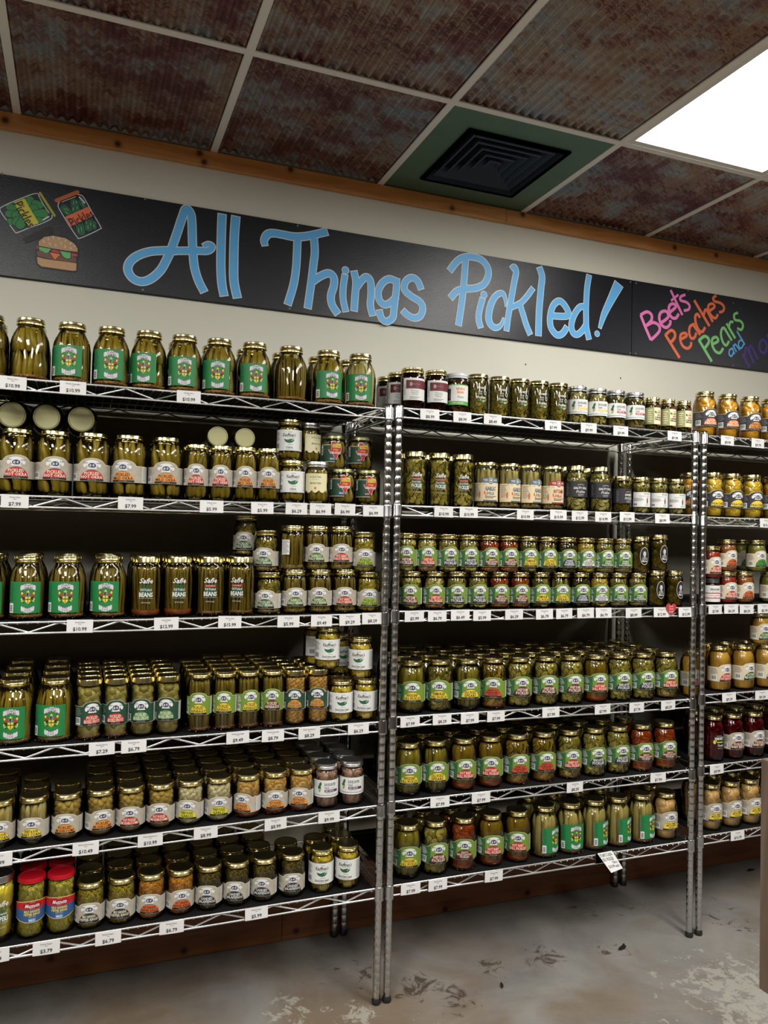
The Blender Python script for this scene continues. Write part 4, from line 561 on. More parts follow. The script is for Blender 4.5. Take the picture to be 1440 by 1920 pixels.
def chipv(r, t=.004, n=12):
    vs = []; 
    for q, z in ((.0, -t*.35), (.6, -t*.4), (.93, -t*.5), (1, 0), (.93, t*.5), (.6, t*.4), (.0, t*.35)):
        for i in range(n): a = 2*PI*i/n; vs.append((r*q*math.cos(a), r*q*math.sin(a), z))
    fs = []
    for i in range(6):
        for j in range(n): j2 = (j+1) % n; fs.append((i*n+j, i*n+j2, (i+1)*n+j2, (i+1)*n+j))
    return vs, fs
def ringv(R_, r=.0025, n=10, c=5):
    vs = []; fs = []
    for i in range(n):
        a = 2*PI*i/n
        for j in range(c): b = 2*PI*j/c; q = R_+r*math.cos(b); vs.append((q*math.cos(a), q*math.sin(a), 1.5*r*math.sin(b)))
    for i in range(n):
        for j in range(c): i2 = (i+1) % n; j2 = (j+1) % c; fs.append((i*c+j, i2*c+j, i2*c+j2, i*c+j2))
    return vs, fs
def put(k, sh, mtx): k.add([tuple(mtx @ Vector(v)) for v in sh[0]], sh[1])
OKP = [(0, .35), (.03, .62), (.1, .8), (.22, 1), (.5, .92), (.8, .5), (1, .12)]
BNP = [(0, .4), (.05, .9), (.4, 1), (.75, .95), (.95, .6), (1, .15)]
CUP = [(0, .3), (.05, .7), (.2, .97), (.5, 1), (.8, .95), (.95, .68), (1, .3)]
ASP = [(0, .85), (.3, .9), (.6, .85), (.78, 1.15), (.9, .9), (1, .25)]
def ring_place(Rin, N, L, h0, h1, r, tilt=.12, jit=.3, rr=rnd, layers=1, inner=True):
    out = []
    for l in range(layers):
        for i in range(N):
            a = 2*PI*(i+rr.random()*jit)/N+l*.4; q = Rin-r*1.12
            z = h0+(h1-h0)*l/layers+rr.random()*.004
            Mx = Matrix.Translation((q*math.cos(a), q*math.sin(a), z)) @ Matrix.Rotation(a+PI/2, 4, 'Z') @ Matrix.Rotation((rr.random()-.5)*2*tilt, 4, 'Y') @ Matrix.Rotation(rr.random()*6, 4, 'Z')
            out.append(Mx)
    return out
def contents(style, Rj, H, hs, rr):
    """returns [(name, M builder-like shape list [(verts, faces, material)], separate?)]"""
    Ri = Rj-.0035; top = hs; P = []
    def shell(n, sizef, facing='any', z0=.008, z1=None, depth=.35):
        z1 = z1 or top; out = []
        for i in range(n):
            a = 2.399963*i+rr.random()*.3; z = z0+(z1-z0)*((i+.5)/n); s = sizef
            q = (Ri-s*(.55 if facing == 'flat' else 1.0))*(1-depth*rr.random()*.4)
            Mx = Matrix.Translation((q*math.cos(a), q*math.sin(a), z)) @ Matrix.Rotation(a, 4, 'Z')
            if facing == 'flat': Mx = Mx @ Matrix.Rotation(PI/2+(rr.random()-.5)*.9, 4, 'Y') @ Matrix.Rotation((rr.random()-.5)*1.0, 4, 'X')
            else: Mx = Mx @ Matrix.Rotation(rr.random()*6, 4, 'X') @ Matrix.Rotation(rr.random()*6, 4, 'Z')
            out.append(Mx)
        return out
    st = style.split(':'); s = st[0]; fm = FOOD[st[1]]
    def grp(name, sh, mt, mats): P.append((name, sh, mt, mats))
    if s == 'okra':
        L = min(.088, (top-.01)*.55)*1.05
        grp('okra_pod', pod(M(), None, 8, 7, L, .0092, OKP, .003), fm, ring_place(Ri, int(Ri*2*PI/.0185), L, .008, top, .0095, .3, .5, rr, 2))
        grp('okra_pod', pod(M(), None, 8, 7, L, .0085, OKP[::1], -.003), fm, [Matrix.Translation((math.cos(a)*Ri*.45, math.sin(a)*Ri*.45, .02+.03*i)) for i, a in enumerate((1, 3.2, 5.2))])
    elif s == 'bean':
        L = top*.93
        grp('bean', pod(M(), None, 5, 6, L, .0045, BNP, .004), fm, ring_place(Ri, int(Ri*2*PI/.0088), L, .006, top, .0046, .07, .6, rr))
        grp('bean', pod(M(), None, 5, 6, L*.85, .0045, BNP, -.004), fm, ring_place(Ri*.8, int(Ri*2*PI/.013), L, .008, top, .0046, .2, .8, rr))
    elif s == 'aspar':
        L = top*.96
        grp('asparagus', pod(M(), None, 6, 6, L, .0048, ASP, .0015), fm, ring_place(Ri, int(Ri*2*PI/.0102), L, .006, top, .005, .03, .3, rr))
    elif s == 'cuke':
        L = min(.07, top*.55)
        lay = 2 if top > .1 else 1
        if lay == 1: L = top*.9
        grp('baby_cucumber', pod(M(), None, 10, 7, L*1.02, .0125, CUP, .002), fm, ring_place(Ri, int(Ri*2*PI/.0265), L, .008, top, .0125, .12, .3, rr, lay))
    elif s == 'spear':
        L = top*.9
        grp('pickle_spear', pod(M(), None, 5, 6, L, .0098, CUP, .002, True), fm, ring_place(Ri, int(Ri*2*PI/.019), L, .008, top, .0098, .08, .4, rr))
    elif s == 'chip':
        r = float(st[2]) if len(st) > 2 else .013
        grp('pickle_slice', chipv(r), fm, shell(int(top*Ri*2*PI/(r*r)*.55), r, 'flat', depth=.12))
        grp('pickle_slice', chipv(r*.9), fm, shell(int(top*Ri*2*PI/(r*r)*.3), r*1.7, 'flat', depth=.5))
    elif s == 'ball':
        r = float(st[2]); lump = float(st[3]) if len(st) > 3 else .1; sq = float(st[4]) if len(st) > 4 else 1.
        big = r > .012
        nm = st[5] if len(st) > 5 else 'piece'
        grp(nm, ball(r, 10 if big else 7, 7 if big else 5, sq, lump, 3), fm, shell(int(top*Ri*2*PI/(r*r)*(.27 if big else .30)), r, 'any', z0=r+.003, z1=top-r*.3, depth=.1))
        if not big: grp(nm, ball(r, 7, 5, sq, lump, 5), fm, shell(int(top*Ri*2*PI/(r*r)*.14), r*1.9, 'any', depth=.3))
    elif s == 'ring':
        r = float(st[2])
        grp('pepper_ring', ringv(r), fm, shell(int(top*Ri*2*PI/(r*r)*.62), r, 'flat', depth=.1))
        grp('pepper_ring', ringv(r*.8), fm, shell(int(top*Ri*2*PI/(r*r)*.3), r*1.8, 'flat', depth=.5))
    return P, Ri
FILL = {'relish': 1, 'ring': .86, 'ball': .82, 'chip': .55, 'bean': .6, 'okra': .0, 'aspar': .6, 'cuke': 0, 'spear': .45}
JARP = {}
def body_profile(ty, R_, H):
    """outer glass profile, lid radius, lid height, fill height"""
    lidH = .0165
    if ty in ('QC',): lr = .0352; lidH = .018; sh = .62; nk = H-lidH-.006
    elif ty in ('Q', 'PC', 'SQ'): lr = R_*.80; sh = .70; nk = H-lidH-.004
    elif ty == 'O24': lr = R_*.76; lidH = .012; sh = .74; nk = H-lidH-.003
    elif ty in ('O16',): lr = .0300; lidH = .012; sh = .84; nk = H-lidH-.003
    elif ty in ('SF', 'BP'): lr = R_*.85; lidH = .018; sh = .80; nk = H-lidH-.003
    elif ty == 'SC': lr = R_*.93; lidH = .017; sh = .86; nk = H-lidH-.003
    elif ty in ('P', 'PT'): lr = R_*.915; lidH = .0155; sh = .70; nk = H-lidH-.002
    elif ty in ('TX',): lr = R_*.98; lidH = .011; sh = .82; nk = H-lidH-.002
    elif ty in ('YH',): lr = R_*.98; lidH = .011; sh = .88; nk = H-lidH-.002
    elif ty in ('BW', 'MZ'): lr = R_*.97; lidH = .012; sh = .84; nk = H-lidH-.002
    else: lr = R_*.93; sh = .80; nk = H-lidH-.002
    nr = lr*.93
    zsd = H*sh
    pr = [(R_*.62, .0025), (R_*.84, 0.0), (R_*.95, .003), (R_*.99, .009), (R_, .016), (R_, zsd-.012), (R_*.985, zsd-.005)]
    for q in (.25, .5, .75): 
        e = math.sin(q*PI/2); t = zsd-.005+(nk-zsd+.005)*q
        pr.append((nr+(R_*.985-nr)*math.cos(q*PI/2)**1.0, t))
    pr += [(nr, nk), (nr, H-lidH*.5)]
    return pr, lr, lidH, (nk-.004)
GOLD = mat('gold_lid_metal', rgb(222, 208, 150), .2, 1.); PALEG = mat('pale_gold_lid', rgb(176, 172, 128), .5, .6); SILV = mat('silver_lid_metal', (.66, .66, .65), .28, 1.); REDL = mat('red_lid', rgb(176, 16, 30), .3); WHTL = mat('white_lid', rgb(205, 208, 214), .35); BLKL = mat('black_lid', (.02, .02, .02), .35)
DULLG = mat('olive_gold_lid_metal', rgb(140, 138, 96), .35, 1.)
LIDM = {'g': GOLD, 's': SILV, 'r': REDL, 'w': WHTL, 'k': BLKL, 'o': DULLG, 'p': PALEG}
def lid_mesh(lr, lh, H, m, lug):
    z = H-lh
    if lug: pr = [(lr*.97, z), (lr*1.01, z+.001), (lr*1.01, z+.003), (lr, z+.004), (lr, H-.003), (lr*.97, H-.0006), (lr*.90, H), (lr*.86, H-.0016), (.3*lr, H-.0018)]
    else: pr = [(lr*.985, z), (lr*1.02, z+.0006), (lr*1.02, z+.0026), (lr*.965, z+.0042), (lr*.965, z+.006), (lr*1.015, z+.0078), (lr*.975, z+.0098), (lr*.995, H-.003), (lr*.975, H-.0006), (lr*.93, H), (lr*.88, H-.0004), (lr*.86, H-.0012), (.3*lr, H-.0012)]
    return M().use(m).lathe(pr, 24).mesh('lid', True, 45)
LUG = {'O24', 'O16', 'TX', 'YH', 'BW', 'MZ', 'SF', 'SC', 'BP', 'SQ', 'CA', 'BR'}
# ------------------------------------------------------------------ label printing
class Lab:
    def __init__(s, R_, H): s.k = M(); s.R = R_; s.H = H; s.su = 1.; s.vc = 0.; s.sv = 1.
    def P(s, u, v, l):
        r = s.R+.00045+l*.00014; a = u*s.su/s.R; v = s.vc+(v-s.vc)*s.sv; return (r*math.sin(a), -r*math.cos(a), v)
    def strip(s, m, u0, u1, bot, top, l=0, n=None):
        n = n or max(2, int((u1-u0)/.0028)); fb = bot if callable(bot) else (lambda u: bot); ft = top if callable(top) else (lambda u: top)
        vs = []
        for i in range(n+1):
            u = u0+(u1-u0)*i/n; vs += [s.P(u, fb(u), l), s.P(u, max(ft(u), fb(u)), l)]
        s.k.use(m).add(vs, [(2*i, 2*i+2, 2*i+3, 2*i+1) for i in range(n)]); return s
    def poly(s, m, pts, l=0):
        us = [p[0] for p in pts]; a, b = min(us), max(us); n = max(2, int((b-a)/.0012)); prev = None
        def cuts(u):
            c = []
            for i in range(len(pts)):
                p, q = pts[i], pts[(i+1) % len(pts)]
                if (p[0] <= u) != (q[0] <= u): c.append(p[1]+(q[1]-p[1])*(u-p[0])/(q[0]-p[0]))
            return sorted(c)
        s.k.use(m)
        for i in range(n+1):
            u = a+(b-a)*min(max(i/n, .002), .998); c = cuts(u)
            if prev and len(prev[1]) == len(c):
                for j in range(0, len(c)-1, 2): s.k.add([s.P(prev[0], prev[1][j], l), s.P(u, c[j], l), s.P(u, c[j+1], l), s.P(prev[0], prev[1][j+1], l)], [(0, 1, 2, 3)])
            prev = (u, c)
        return s
    def ell(s, m, u, v, ru, rv, l=0, half=False):
        f = lambda x: rv*math.sqrt(max(0, 1-((x-u)/ru)**2))
        return s.strip(m, u-ru, u+ru, (lambda x: v) if half else (lambda x: v-f(x)), lambda x: v+f(x), l, max(8, int(ru*2/.0015)))
    def text(s, m, t, u, v, h, w=None, l=3, shear=0., bold=0., arc=0., cs=1.):
        vs, fs, xa, xb, ya, yb = glyphs(t, shear, bold, 1, cs); cap = .7
        sy = h/cap; sx = sy
        if w and (xb-xa)*sx > w: sx = w/(xb-xa)
        cx = (xa+xb)/2
        pts = []
        for x, y in vs:
            X = (x-cx)*sx; pts.append(s.P(u+X, v+y*sy-arc*X*X, l))
        s.k.use(m).add(pts, fs); return s
    def lines(s, m, u0, u1, v0, v1, n, l=2):
        for i in range(n):
            v = v0+(v1-v0)*(i+.3)/n; q = .75+.25*((i*7) % 4)/3; s.strip(m, u0, u0+(u1-u0)*q, v, v+(v1-v0)/n*.4, l)
        return s
    def barcode(s, u0, u1, v0, v1, l=2, vert=False):
        s.strip(WHITE, u0, u1, v0, v1, l); n = 9
        for i in range(n):
            if vert:
                t = v0+(v1-v0)*(.12+.7*i/n); s.strip(INK, u0+(u1-u0)*.15, u1-(u1-u0)*.2, t, t+(v1-v0)*.7/n*(.35+.4*((i*5) % 3)/2), l+1)
            else:
                t = u0+(u1-u0)*(.1+.8*i/n); s.strip(INK, t, t+(u1-u0)*.8/n*(.35+.4*((i*5) % 3)/2), v0+(v1-v0)*.22, v1-(v1-v0)*.1, l+1, 1)
        return s
def PC_(n, *c, r=.5): return mat('print_'+n, rgb(*c), r)
WHITE = PC_('white', 222, 222, 218); INK = PC_('black', 20, 18, 20); CREAM = PC_('cream', 226, 218, 192); BEIGE = mottled('print_beige', rgb(166, 158, 142), rgb(188, 180, 164), 60, .5, island=0)
NAVYP = PC_('navy', 46, 44, 84); GRN = PC_('crest_green', 28, 122, 62); DGRN = mottled('print_dark_green', rgb(44, 96, 52), rgb(54, 110, 60), 60, .5, island=0); LGRN = PC_('light_green', 112, 142, 52); REDP = PC_('red', 186, 34, 42); MAR = PC_('maroon', 102, 25, 36)
ORG = PC_('orange', 222, 142, 58); YEL = PC_('yellow', 226, 196, 62); TEAL = PC_('teal', 26, 84, 66); PALE = PC_('pale_yellow', 222, 214, 172); BRN = PC_('brown', 116, 66, 44); BLU = PC_('blue', 44, 88, 140); GREY = PC_('grey', 120, 120, 118)
NAVB = PC_('gherkin_navy', 36, 36, 72); WGRN = PC_('pine_green', 30, 96, 60); DK2 = PC_('sprout_green', 34, 70, 52); LIMEP = PC_('lime', 160, 186, 60); PGRN = PC_('grass_green', 92, 172, 66); OLV = PC_('olive', 150, 150, 100); CHAR = PC_('charcoal', 40, 38, 44); RORG = PC_('rust_orange', 206, 100, 44); SLATE = PC_('slate', 88, 104, 118); PURP = PC_('plum', 84, 44, 84); HAB = PC_('habanero', 196, 74, 44)
def L_folk(R_, H, v0, vt, va, oval, otxt, lines, bg=BEIGE, bg2=None, edge=CREAM, band=WHITE, wrap=1.9, ov_in=None):
    """wrap label with arched top, white emblem of two small figures under an arc of lettering, coloured half-oval with the product name"""
    L = Lab(R_, H); w = R_*.70; U = wrap*R_; sc = (va-v0)/.058
    def top(u, e=0.): 
        q = abs(u)/(w+e); return vt+e+((va-vt)*math.sqrt(max(0, 1-q*q)) if q < 1 else 0)
    L.strip(edge, -U, U, v0-.0009, lambda u: top(u, .0009), 0, 44); L.strip(bg, -U+.0006, U-.0006, v0, lambda u: top(u), 1, 44)
    if bg2 is not None: L.strip(bg2, -w*.86, U-.0006, v0, lambda u: top(u)-.0008, 2, 30)
    ov_h = (va-v0)*.45; ov_w = min(R_*.66, .030); bb = v0+.0012
    L.ell(INK, 0, bb, ov_w+.0010, ov_h+.0011, 3, True); L.ell(oval, 0, bb+.0036*sc, ov_w, ov_h-.0036*sc, 4, True)
    L.strip(INK, -ov_w-.001, ov_w+.001, bb-.0012, bb+.0036*sc, 5); L.text(WHITE, 'NET WT. 16 OZ. (454g)', 0, bb+.0004, .0014*sc, ov_w*1.1, 6)
    n = len(lines); hh = ov_h-.0058*sc; lh = hh/max(n, 2)*.96
    for i, t in enumerate(lines):
        v = bb+.0046*sc+hh*.93*(n-1-i)/max(n, 2)+(lh*.2 if n == 1 else 0); fr = math.sqrt(max(.2, 1-((v+lh*.6-bb)/ov_h)**2))
        L.text(otxt, t, 0, v, lh*.80, ov_w*2*fr*.99, 6, bold=.018)
    # emblem
    ec = v0+ov_h+(va-v0-ov_h)*.42; er = (va-v0-ov_h)*.52; ew = min(R_*.56, .023)
    for q in range(-6, 7):
        a = q/6*1.35; L.ell(WHITE, ew*.84*math.sin(a), ec-er*.15+er*.72*math.cos(a), ew*.20, er*.30, 3+(q % 2)*.3)
    L.ell(WHITE, 0, ec, ew*.55, er*.42, 3.6)
    L.ell(NAVYP, 0, ec, ew*.44, er*.40, 4)
    L.ell(WHITE, -ew*.17, ec-er*.02, ew*.13, er*.20, 5); L.ell(WHITE, ew*.17, ec+er*.02, ew*.12, er*.19, 5); L.ell(NAVYP, -ew*.13, ec-er*.04, ew*.05, er*.14, 6); L.ell(NAVYP, ew*.2, ec-er*.0, ew*.05, er*.14, 6)
    L.ell(WHITE, 0, ec+er*.72, ew*.22, er*.14, 5)
    L.strip(WHITE, -ew*.55, ew*.55, ec-er*.52, ec-er*.34, 5)
    L.text(NAVYP, 'AMISH', -ew*.70, ec+er*.28, er*.22, ew*.5, 6); L.text(NAVYP, 'WEDDING', ew*.72, ec+er*.28, er*.2, ew*.5, 6)
    # left text and barcode, right panel
    tm = WHITE if bg2 is not None else GREY
    L.lines(tm, -R_*1.45, -R_*.84, v0+(vt-v0)*.50, vt-.003, 5, 2)
    L.barcode(-R_*1.42, -R_*.92, v0+.002, v0+(vt-v0)*.42, 2)
    L.strip(WHITE, R_*1.15, U-.001, v0+.0005, vt-.0008, 3); L.lines(GREY, R_*1.2, U-.002, v0+.002, vt-.002, 11, 4)
    return L
def L_crest(R_, H):
    """green label with barcode at its left and a coat of arms between two ragged white ribbons"""
    L = Lab(R_, H); a, b = -R_*.97, R_*.78; v0, v1 = .018, .100
    if R_ > .0 : pass
    L.strip(GRN, a, b, v0, v1, 1)
    L.barcode(a-.0003, a+.0125, v0+.001, v0+.026, 2, True); L.lines(TEAL, a+.002, a+.014, v0+.030, v1-.004, 9, 2)
    c = .003; v0, v1 = .0265, .0915; L.su = 1.18; L.sv = 1.25; L.vc = .059
    def rag(cx, cv, w, h, s):
        p = []
        for i in range(13):
            t = i/12; p.append((cx-w+2*w*t, cv+h*(.9 if i % 2 else .6)+h*.5*math.cos((t-.5)*4)*s))
        for i in range(13):
            t = 1-i/12; p.append((cx-w+2*w*t, cv-h*(.95 if i % 2 else .6)+h*.5*math.cos((t-.5)*4)*s))
        return p
    PINKW = PC_('ribbon', 206, 200, 206)
    L.poly(PINKW, rag(c, v1-.0115, .0165, .0062, 1), 2); L.poly(PINKW, rag(c, v0+.009, .0145, .0062, -1), 2)
    L.text(INK, "STUART'S", c, v1-.0085, .0030, .018, 3, bold=.02); L.text(INK, 'CAJUN', c, v1-.0140, .0042, .018, 3, bold=.02); L.text(INK, 'DILL', c, v0+.0085, .0040, .016, 3, bold=.01); L.text(INK, 'PICKLED', c, v0+.0038, .0028, .014, 3)
    z = (v0+v1)/2
    L.poly(YEL, [(c-.0055, z+.002), (c+.0055, z+.002), (c+.0055, z-.008), (c, z-.0135), (c-.0055, z-.008)], 3)
    L.strip(INK, c-.0055, c+.0055, z-.0045, z-.0028, 4); L.strip(INK, c-.0006, c+.0006, z-.012, z+.002, 4)
    L.ell(GREY, c, z+.007, .0042, .0058, 3); L.ell(INK, c-.001, z+.0065, .0015, .004, 4); L.poly(YEL, [(c-.004, z+.013), (c-.001, z+.0125), (c, z+.017), (c+.001, z+.0125), (c+.004, z+.013), (c+.002, z+.0105), (c-.002, z+.0105)], 4)
    for s_ in (-1, 1):
        L.ell(REDP, c+s_*.009, z+.005, .0036, .0028, 3); L.ell(MAR, c+s_*.0115, z+.0005, .0024, .0022, 3); L.ell(YEL, c+s_*.0125, z+.009, .0022, .003, 4); L.ell(LIMEP, c+s_*.0115, z-.0075, .0028, .0022, 3)
        L.ell(INK, c+s_*.0085, z-.0015, .0018, .0028, 4); L.ell(YEL, c+s_*.0135, z-.0035, .0016, .0026, 4); L.ell(INK, c+s_*.0125, z+.0125, .0024, .0012, 4); L.ell(REDP, c+s_*.0145, z+.0125, .002, .0011, 5); L.ell(INK, c+s_*.009, z-.0095, .002, .0011, 4)
    return L
def L_script(R_, H, product, hot=False, word2='Dill Pickled', vals=None, sc=1.):
    """white lettering printed straight onto the glass"""
    L = Lab(R_, H); v = H*.30 if vals is None else vals
    ub = R_*.03; sc *= 1.22
    for q in range(-3, 4): L.strip(WGRN, ub+q*.0032*sc-.001, ub+q*.0032*sc+.0012, v+.004*sc, v+(.031+.004*(q % 2))*sc, 0, 2)
    L.text(WHITE, 'Safie', ub, v+.036*sc, .0115*sc, .030*sc, 2, shear=.35, bold=.02)
    if hot: L.strip(REDP, ub-.0125*sc, ub+.0125*sc, v+.0265*sc, v+.0315*sc, 3); L.text(WHITE, 'HOT & SPICY', ub, v+.0277*sc, .0025*sc, .02*sc, 4)
    L.text(WHITE, word2, ub, v+.0185*sc, .0058*sc, .024*sc, 3, bold=.01); L.text(WHITE, product, ub, v+.0055*sc, .0098*sc, .030*sc, 3, bold=.03)
    L.text(WHITE, 'Hand Packed in Small Batches', ub, v+.0015*sc, .0018*sc, .03*sc, 3); L.text(WHITE, 'NET WT. 26 OZ. (737g)', ub, v-.009*sc, .0028*sc, .019*sc, 3)
    return L
def L_kauf(R_, H, prod, v0=.031, v1=.094):
    L = Lab(R_, H); U = R_*1.75; L.strip(WHITE, -U, U, v0, v1, 0, 30); h = v1-v0
    L.text(INK, 'Grandma', .002, v0+h*.87, .0028, .012, 2, shear=.2); L.text(INK, "Kauffman's", 0, v0+h*.67, .0100, .040, 2, shear=.3, bold=.015)
    L.text(INK, 'Homemade Goodness', .004, v0+h*.60, .0022, .024, 2, shear=.2)
    L.strip(WGRN, -.0155, .0155, lambda u: v0+h*.36+h*.20*(1-math.sqrt(max(0, 1-(u/.0156)**2))), lambda u: v0+h*.54+.0014*math.sin(u*260), 2, 16)
    for q in range(3): L.ell(WHITE, .008+q*.0032, v0+h*(.49+.05*q), .0013, .0018, 3); L.ell(INK, .0085+q*.0032, v0+h*(.52+.05*q), .0008, .001, 4)
    L.text(INK, 'All Natural', .003, v0+h*.27, .0024, .014, 2); L.text(INK, prod, 0, v0+h*.11, .0066, R_*1.12, 2, shear=.3, bold=.012); L.text(INK, 'NET WEIGHT 16 OZ. (1lb)', .002, v0+h*.04, .0022, .022, 2)
    L.lines(GREY, -R_*1.5, -R_*.85, v0+h*.45, v1-.006, 8); L.barcode(-R_*1.4, -R_*.85, v0+.003, v0+h*.38, 1); L.lines(GREY, R_*.95, R_*1.5, v0+.004, v1-.004, 12)
    return L
def L_smokin(R_, H):
    L = Lab(R_, H); v0, v1 = .040, .090; U = R_*1.0
    L.strip(PALE, -U, U, lambda u: v0-.008*abs(math.sin((u+.0)*PI/.0215+PI/2)), v1, 1, 36)
    L.text(OLV, 'NATURAL', 0, v1-.006, .0028, .018, 2); L.text(DK2, 'PICKLED PINK', 0, v1-.013, .0048, .034, 2, bold=.01); L.text(OLV, 'Tickles the Fire', 0, v1-.019, .003, .02, 2, shear=.3)
    L.text(DK2, "SMOKIN' OKRA", 0, v0+.018, .0055, .034, 2, bold=.015); L.ell(ORG, 0, v0+.006, .0036, .0042, 2); L.ell(RORG, 0, v0+.006, .002, .0026, 3); return L
def L_texas(R_, H, rib):
    L = Lab(R_, H); v0, v1 = .024, .078; a = -R_*1.3
    L.strip(CREAM, a, R_*.1, v0, v1, 0); L.strip(DK2, a+.0015, R_*.1, v0+.0015, v1-.0015, 1); L.barcode(a+.004, a+.012, v0+.022, v1-.004, 2, True)
    T_ = [(-.012, .058), (-.012, .070), (.000, .070), (.000, .064), (.014, .062), (.017, .052), (.016, .040), (.006, .030), (.003, .018), (-.003, .023), (-.009, .036), (-.014, .034), (-.021, .046), (-.012, .046)]
    TX = [(x*1.12+.006, v0-.017+y*1.12+.004) for x, y in T_]; TX2 = [(x*1.04+.006, v0-.0135+y*1.04+.004) for x, y in T_]
    L.poly(CREAM, TX, 2); L.poly(REDP, TX2, 3)
    L.strip(YEL, -.004, .021, v1-.009, v1+.001, 4); L.text(INK, "TALK O'TEXAS", .0085, v1-.0062, .0042, .023, 5, bold=.01); L.text(YEL, 'Crisp', .006, v0+.036, .0055, .018, 5, shear=.4, bold=.02)
    L.text(WHITE, 'OKRA PICKLES', .006, v0+.0255, .0068, .034, 5, bold=.03)
    L.poly(rib, [(-.015, v0+.007), (.006, v0+.005), (.006, v0+.013), (-.015, v0+.015), (-.012, v0+.011)], 5); L.text(WHITE, 'MILD' if rib is BLU else 'HOT', -.004, v0+.0078, .0042, .014, 6, bold=.02); return L
def L_doux(R_, H, stripe, word, v0=.034, v1=.084):
    L = Lab(R_, H); U = R_*1.8; L.strip(WHITE, -U, U, v0, v1, 0, 30); h = v1-v0
    L.strip(SLATE, -U, U, v0+h*.10, v0+h*.13, 1, 30)
    a = -R_*.36
    for du, dv, ru, rv in ((-.008, .034, .0028, .0075), (-.0045, .039, .0024, .006), (-.011, .028, .003, .005), (-.0065, .027, .0026, .0065)): L.ell(WGRN, a+du, v0+dv*h/.05, ru, rv, 2)
    L.ell(ORG, a-.006, v0+h*.42, .0024, .004, 3); L.ell(PGRN, a-.009, v0+h*.36, .0022, .004, 3)
    L.text(CHAR, 'DOUX SOUTH', .0105, v0+h*.66, .0088, .034, 3, bold=.02); L.text(SLATE, 'PICKLED', .001, v0+h*.50, .0052, .014, 3, bold=.02); L.text(GREY, 'SMALL BATCH', .019, v0+h*.51, .0028, .013, 3)
    L.strip(stripe, -.006, R_*.98, v0+h*.30, v0+h*.45, 2); L.text(WHITE, word, .010, v0+h*.335, .0042, .026, 3, bold=.02); L.text(GREY, 'NET WT. 16 OZ.', .01, v0+h*.2, .0026, .02, 3); return L
def L_mezz(R_, H):
    L = Lab(R_, H); v0, v1 = .046, .094; U = R_*1.45; f = lambda d: (lambda u: v1-.002+d+.006*math.cos(min(1.57, abs(u)/R_*1.15))); g = lambda d: (lambda u: v0+.006-d-.009*math.cos(min(1.57, abs(u)/R_*1.2)))
    L.strip(PC_('tan', 216, 180, 110), -U, U, g(.001), f(.001), 0, 28); L.strip(BLU, -U+.001, U-.001, g(-.001), lambda u: v0+.034, 1, 28); L.strip(REDP, -U+.001, U-.001, lambda u: v0+.030, f(-.001), 2, 28)
    L.ell(PC_('deep_red', 150, 16, 34), 0, v0+.040, R_*.68, .0095, 3); L.text(WHITE, 'Mezzetta', 0, v0+.0355, .0092, .036, 5, shear=.3, bold=.02); L.text(CREAM, 'SINCE 1935', 0, v0+.0475, .0022, .012, 5); L.text(CREAM, 'FAMILY CO.', 0, v0+.0318, .002, .012, 5)
    L.text(YEL, 'MILD BANANA', 0, v0+.0225, .0060, .040, 4, bold=.03); L.text(YEL, 'PEPPER RINGS', 0, v0+.0150, .0060, .040, 4, bold=.03); L.text(YEL, 'FRESH PACK', 0, v0+.0105, .003, .018, 4); L.strip(PC_('sky', 96, 140, 196), -.009, .009, v0-.002, v0+.0075, 3); L.text(WHITE, 'MILD', 0, v0+.0005, .0048, .014, 5, bold=.02); return L
def L_script2(R_, H):
    L = Lab(R_, H); v = H*.30; u = .004
    L.text(WHITE, 'Brownly', u, v+.044, .0105, .030, 2, shear=.35, bold=.015); L.text(WHITE, 'GOOD', u-.004, v+.033, .0058, .014, 2, bold=.01); L.text(WHITE, 'LOCAL', u-.004, v+.026, .005, .014, 2, bold=.01)
    L.ell(WHITE, u+.013, v+.032, .005, .0068, 1); L.ell(DK2, u+.013, v+.032, .0036, .0052, 2); L.text(WHITE, 'Pickles', u, v+.013, .0088, .028, 2, shear=.1, bold=.02); L.ell(WGRN, u-.008, v+.007, .004, .0036, 2); L.ell(PGRN, u-.003, v+.008, .0028, .003, 3); L.lines(WHITE, u+.002, u+.014, v+.001, v+.009, 3); return L
def L_maroon(R_, H):
    L = Lab(R_, H); v0, v1 = .028, .098; a, b = -R_*.95, R_*1.3; L.strip(WHITE, a, b, v0, v1, 0); L.strip(MAR, a+.010, b, v0+.036, v1-.007, 1)
    for q in range(5): t = q*1.257; L.ell(PC_('silver_grey', 176, 168, 168), -.010+.0032*math.cos(t), v0+.050+.0038*math.sin(t), .0019, .0026, 2)
    L.text(PC_('rose', 176, 120, 130), 'Fine Foods', .008, v0+.048, .0050, .022, 2, shear=.2); L.text(INK, 'Tennessee', .003, v0+.028, .0044, .026, 2, shear=.2); L.text(INK, 'Sweet Fire', .003, v0+.022, .0044, .026, 2, shear=.2); L.text(INK, 'PICKLES', .003, v0+.016, .0040, .026, 2)
    L.lines(GREY, -.014, .020, v0+.003, v0+.012, 2); L.lines(INK, a+.004, a+.008, v0+.016, v0+.050, 14); return L
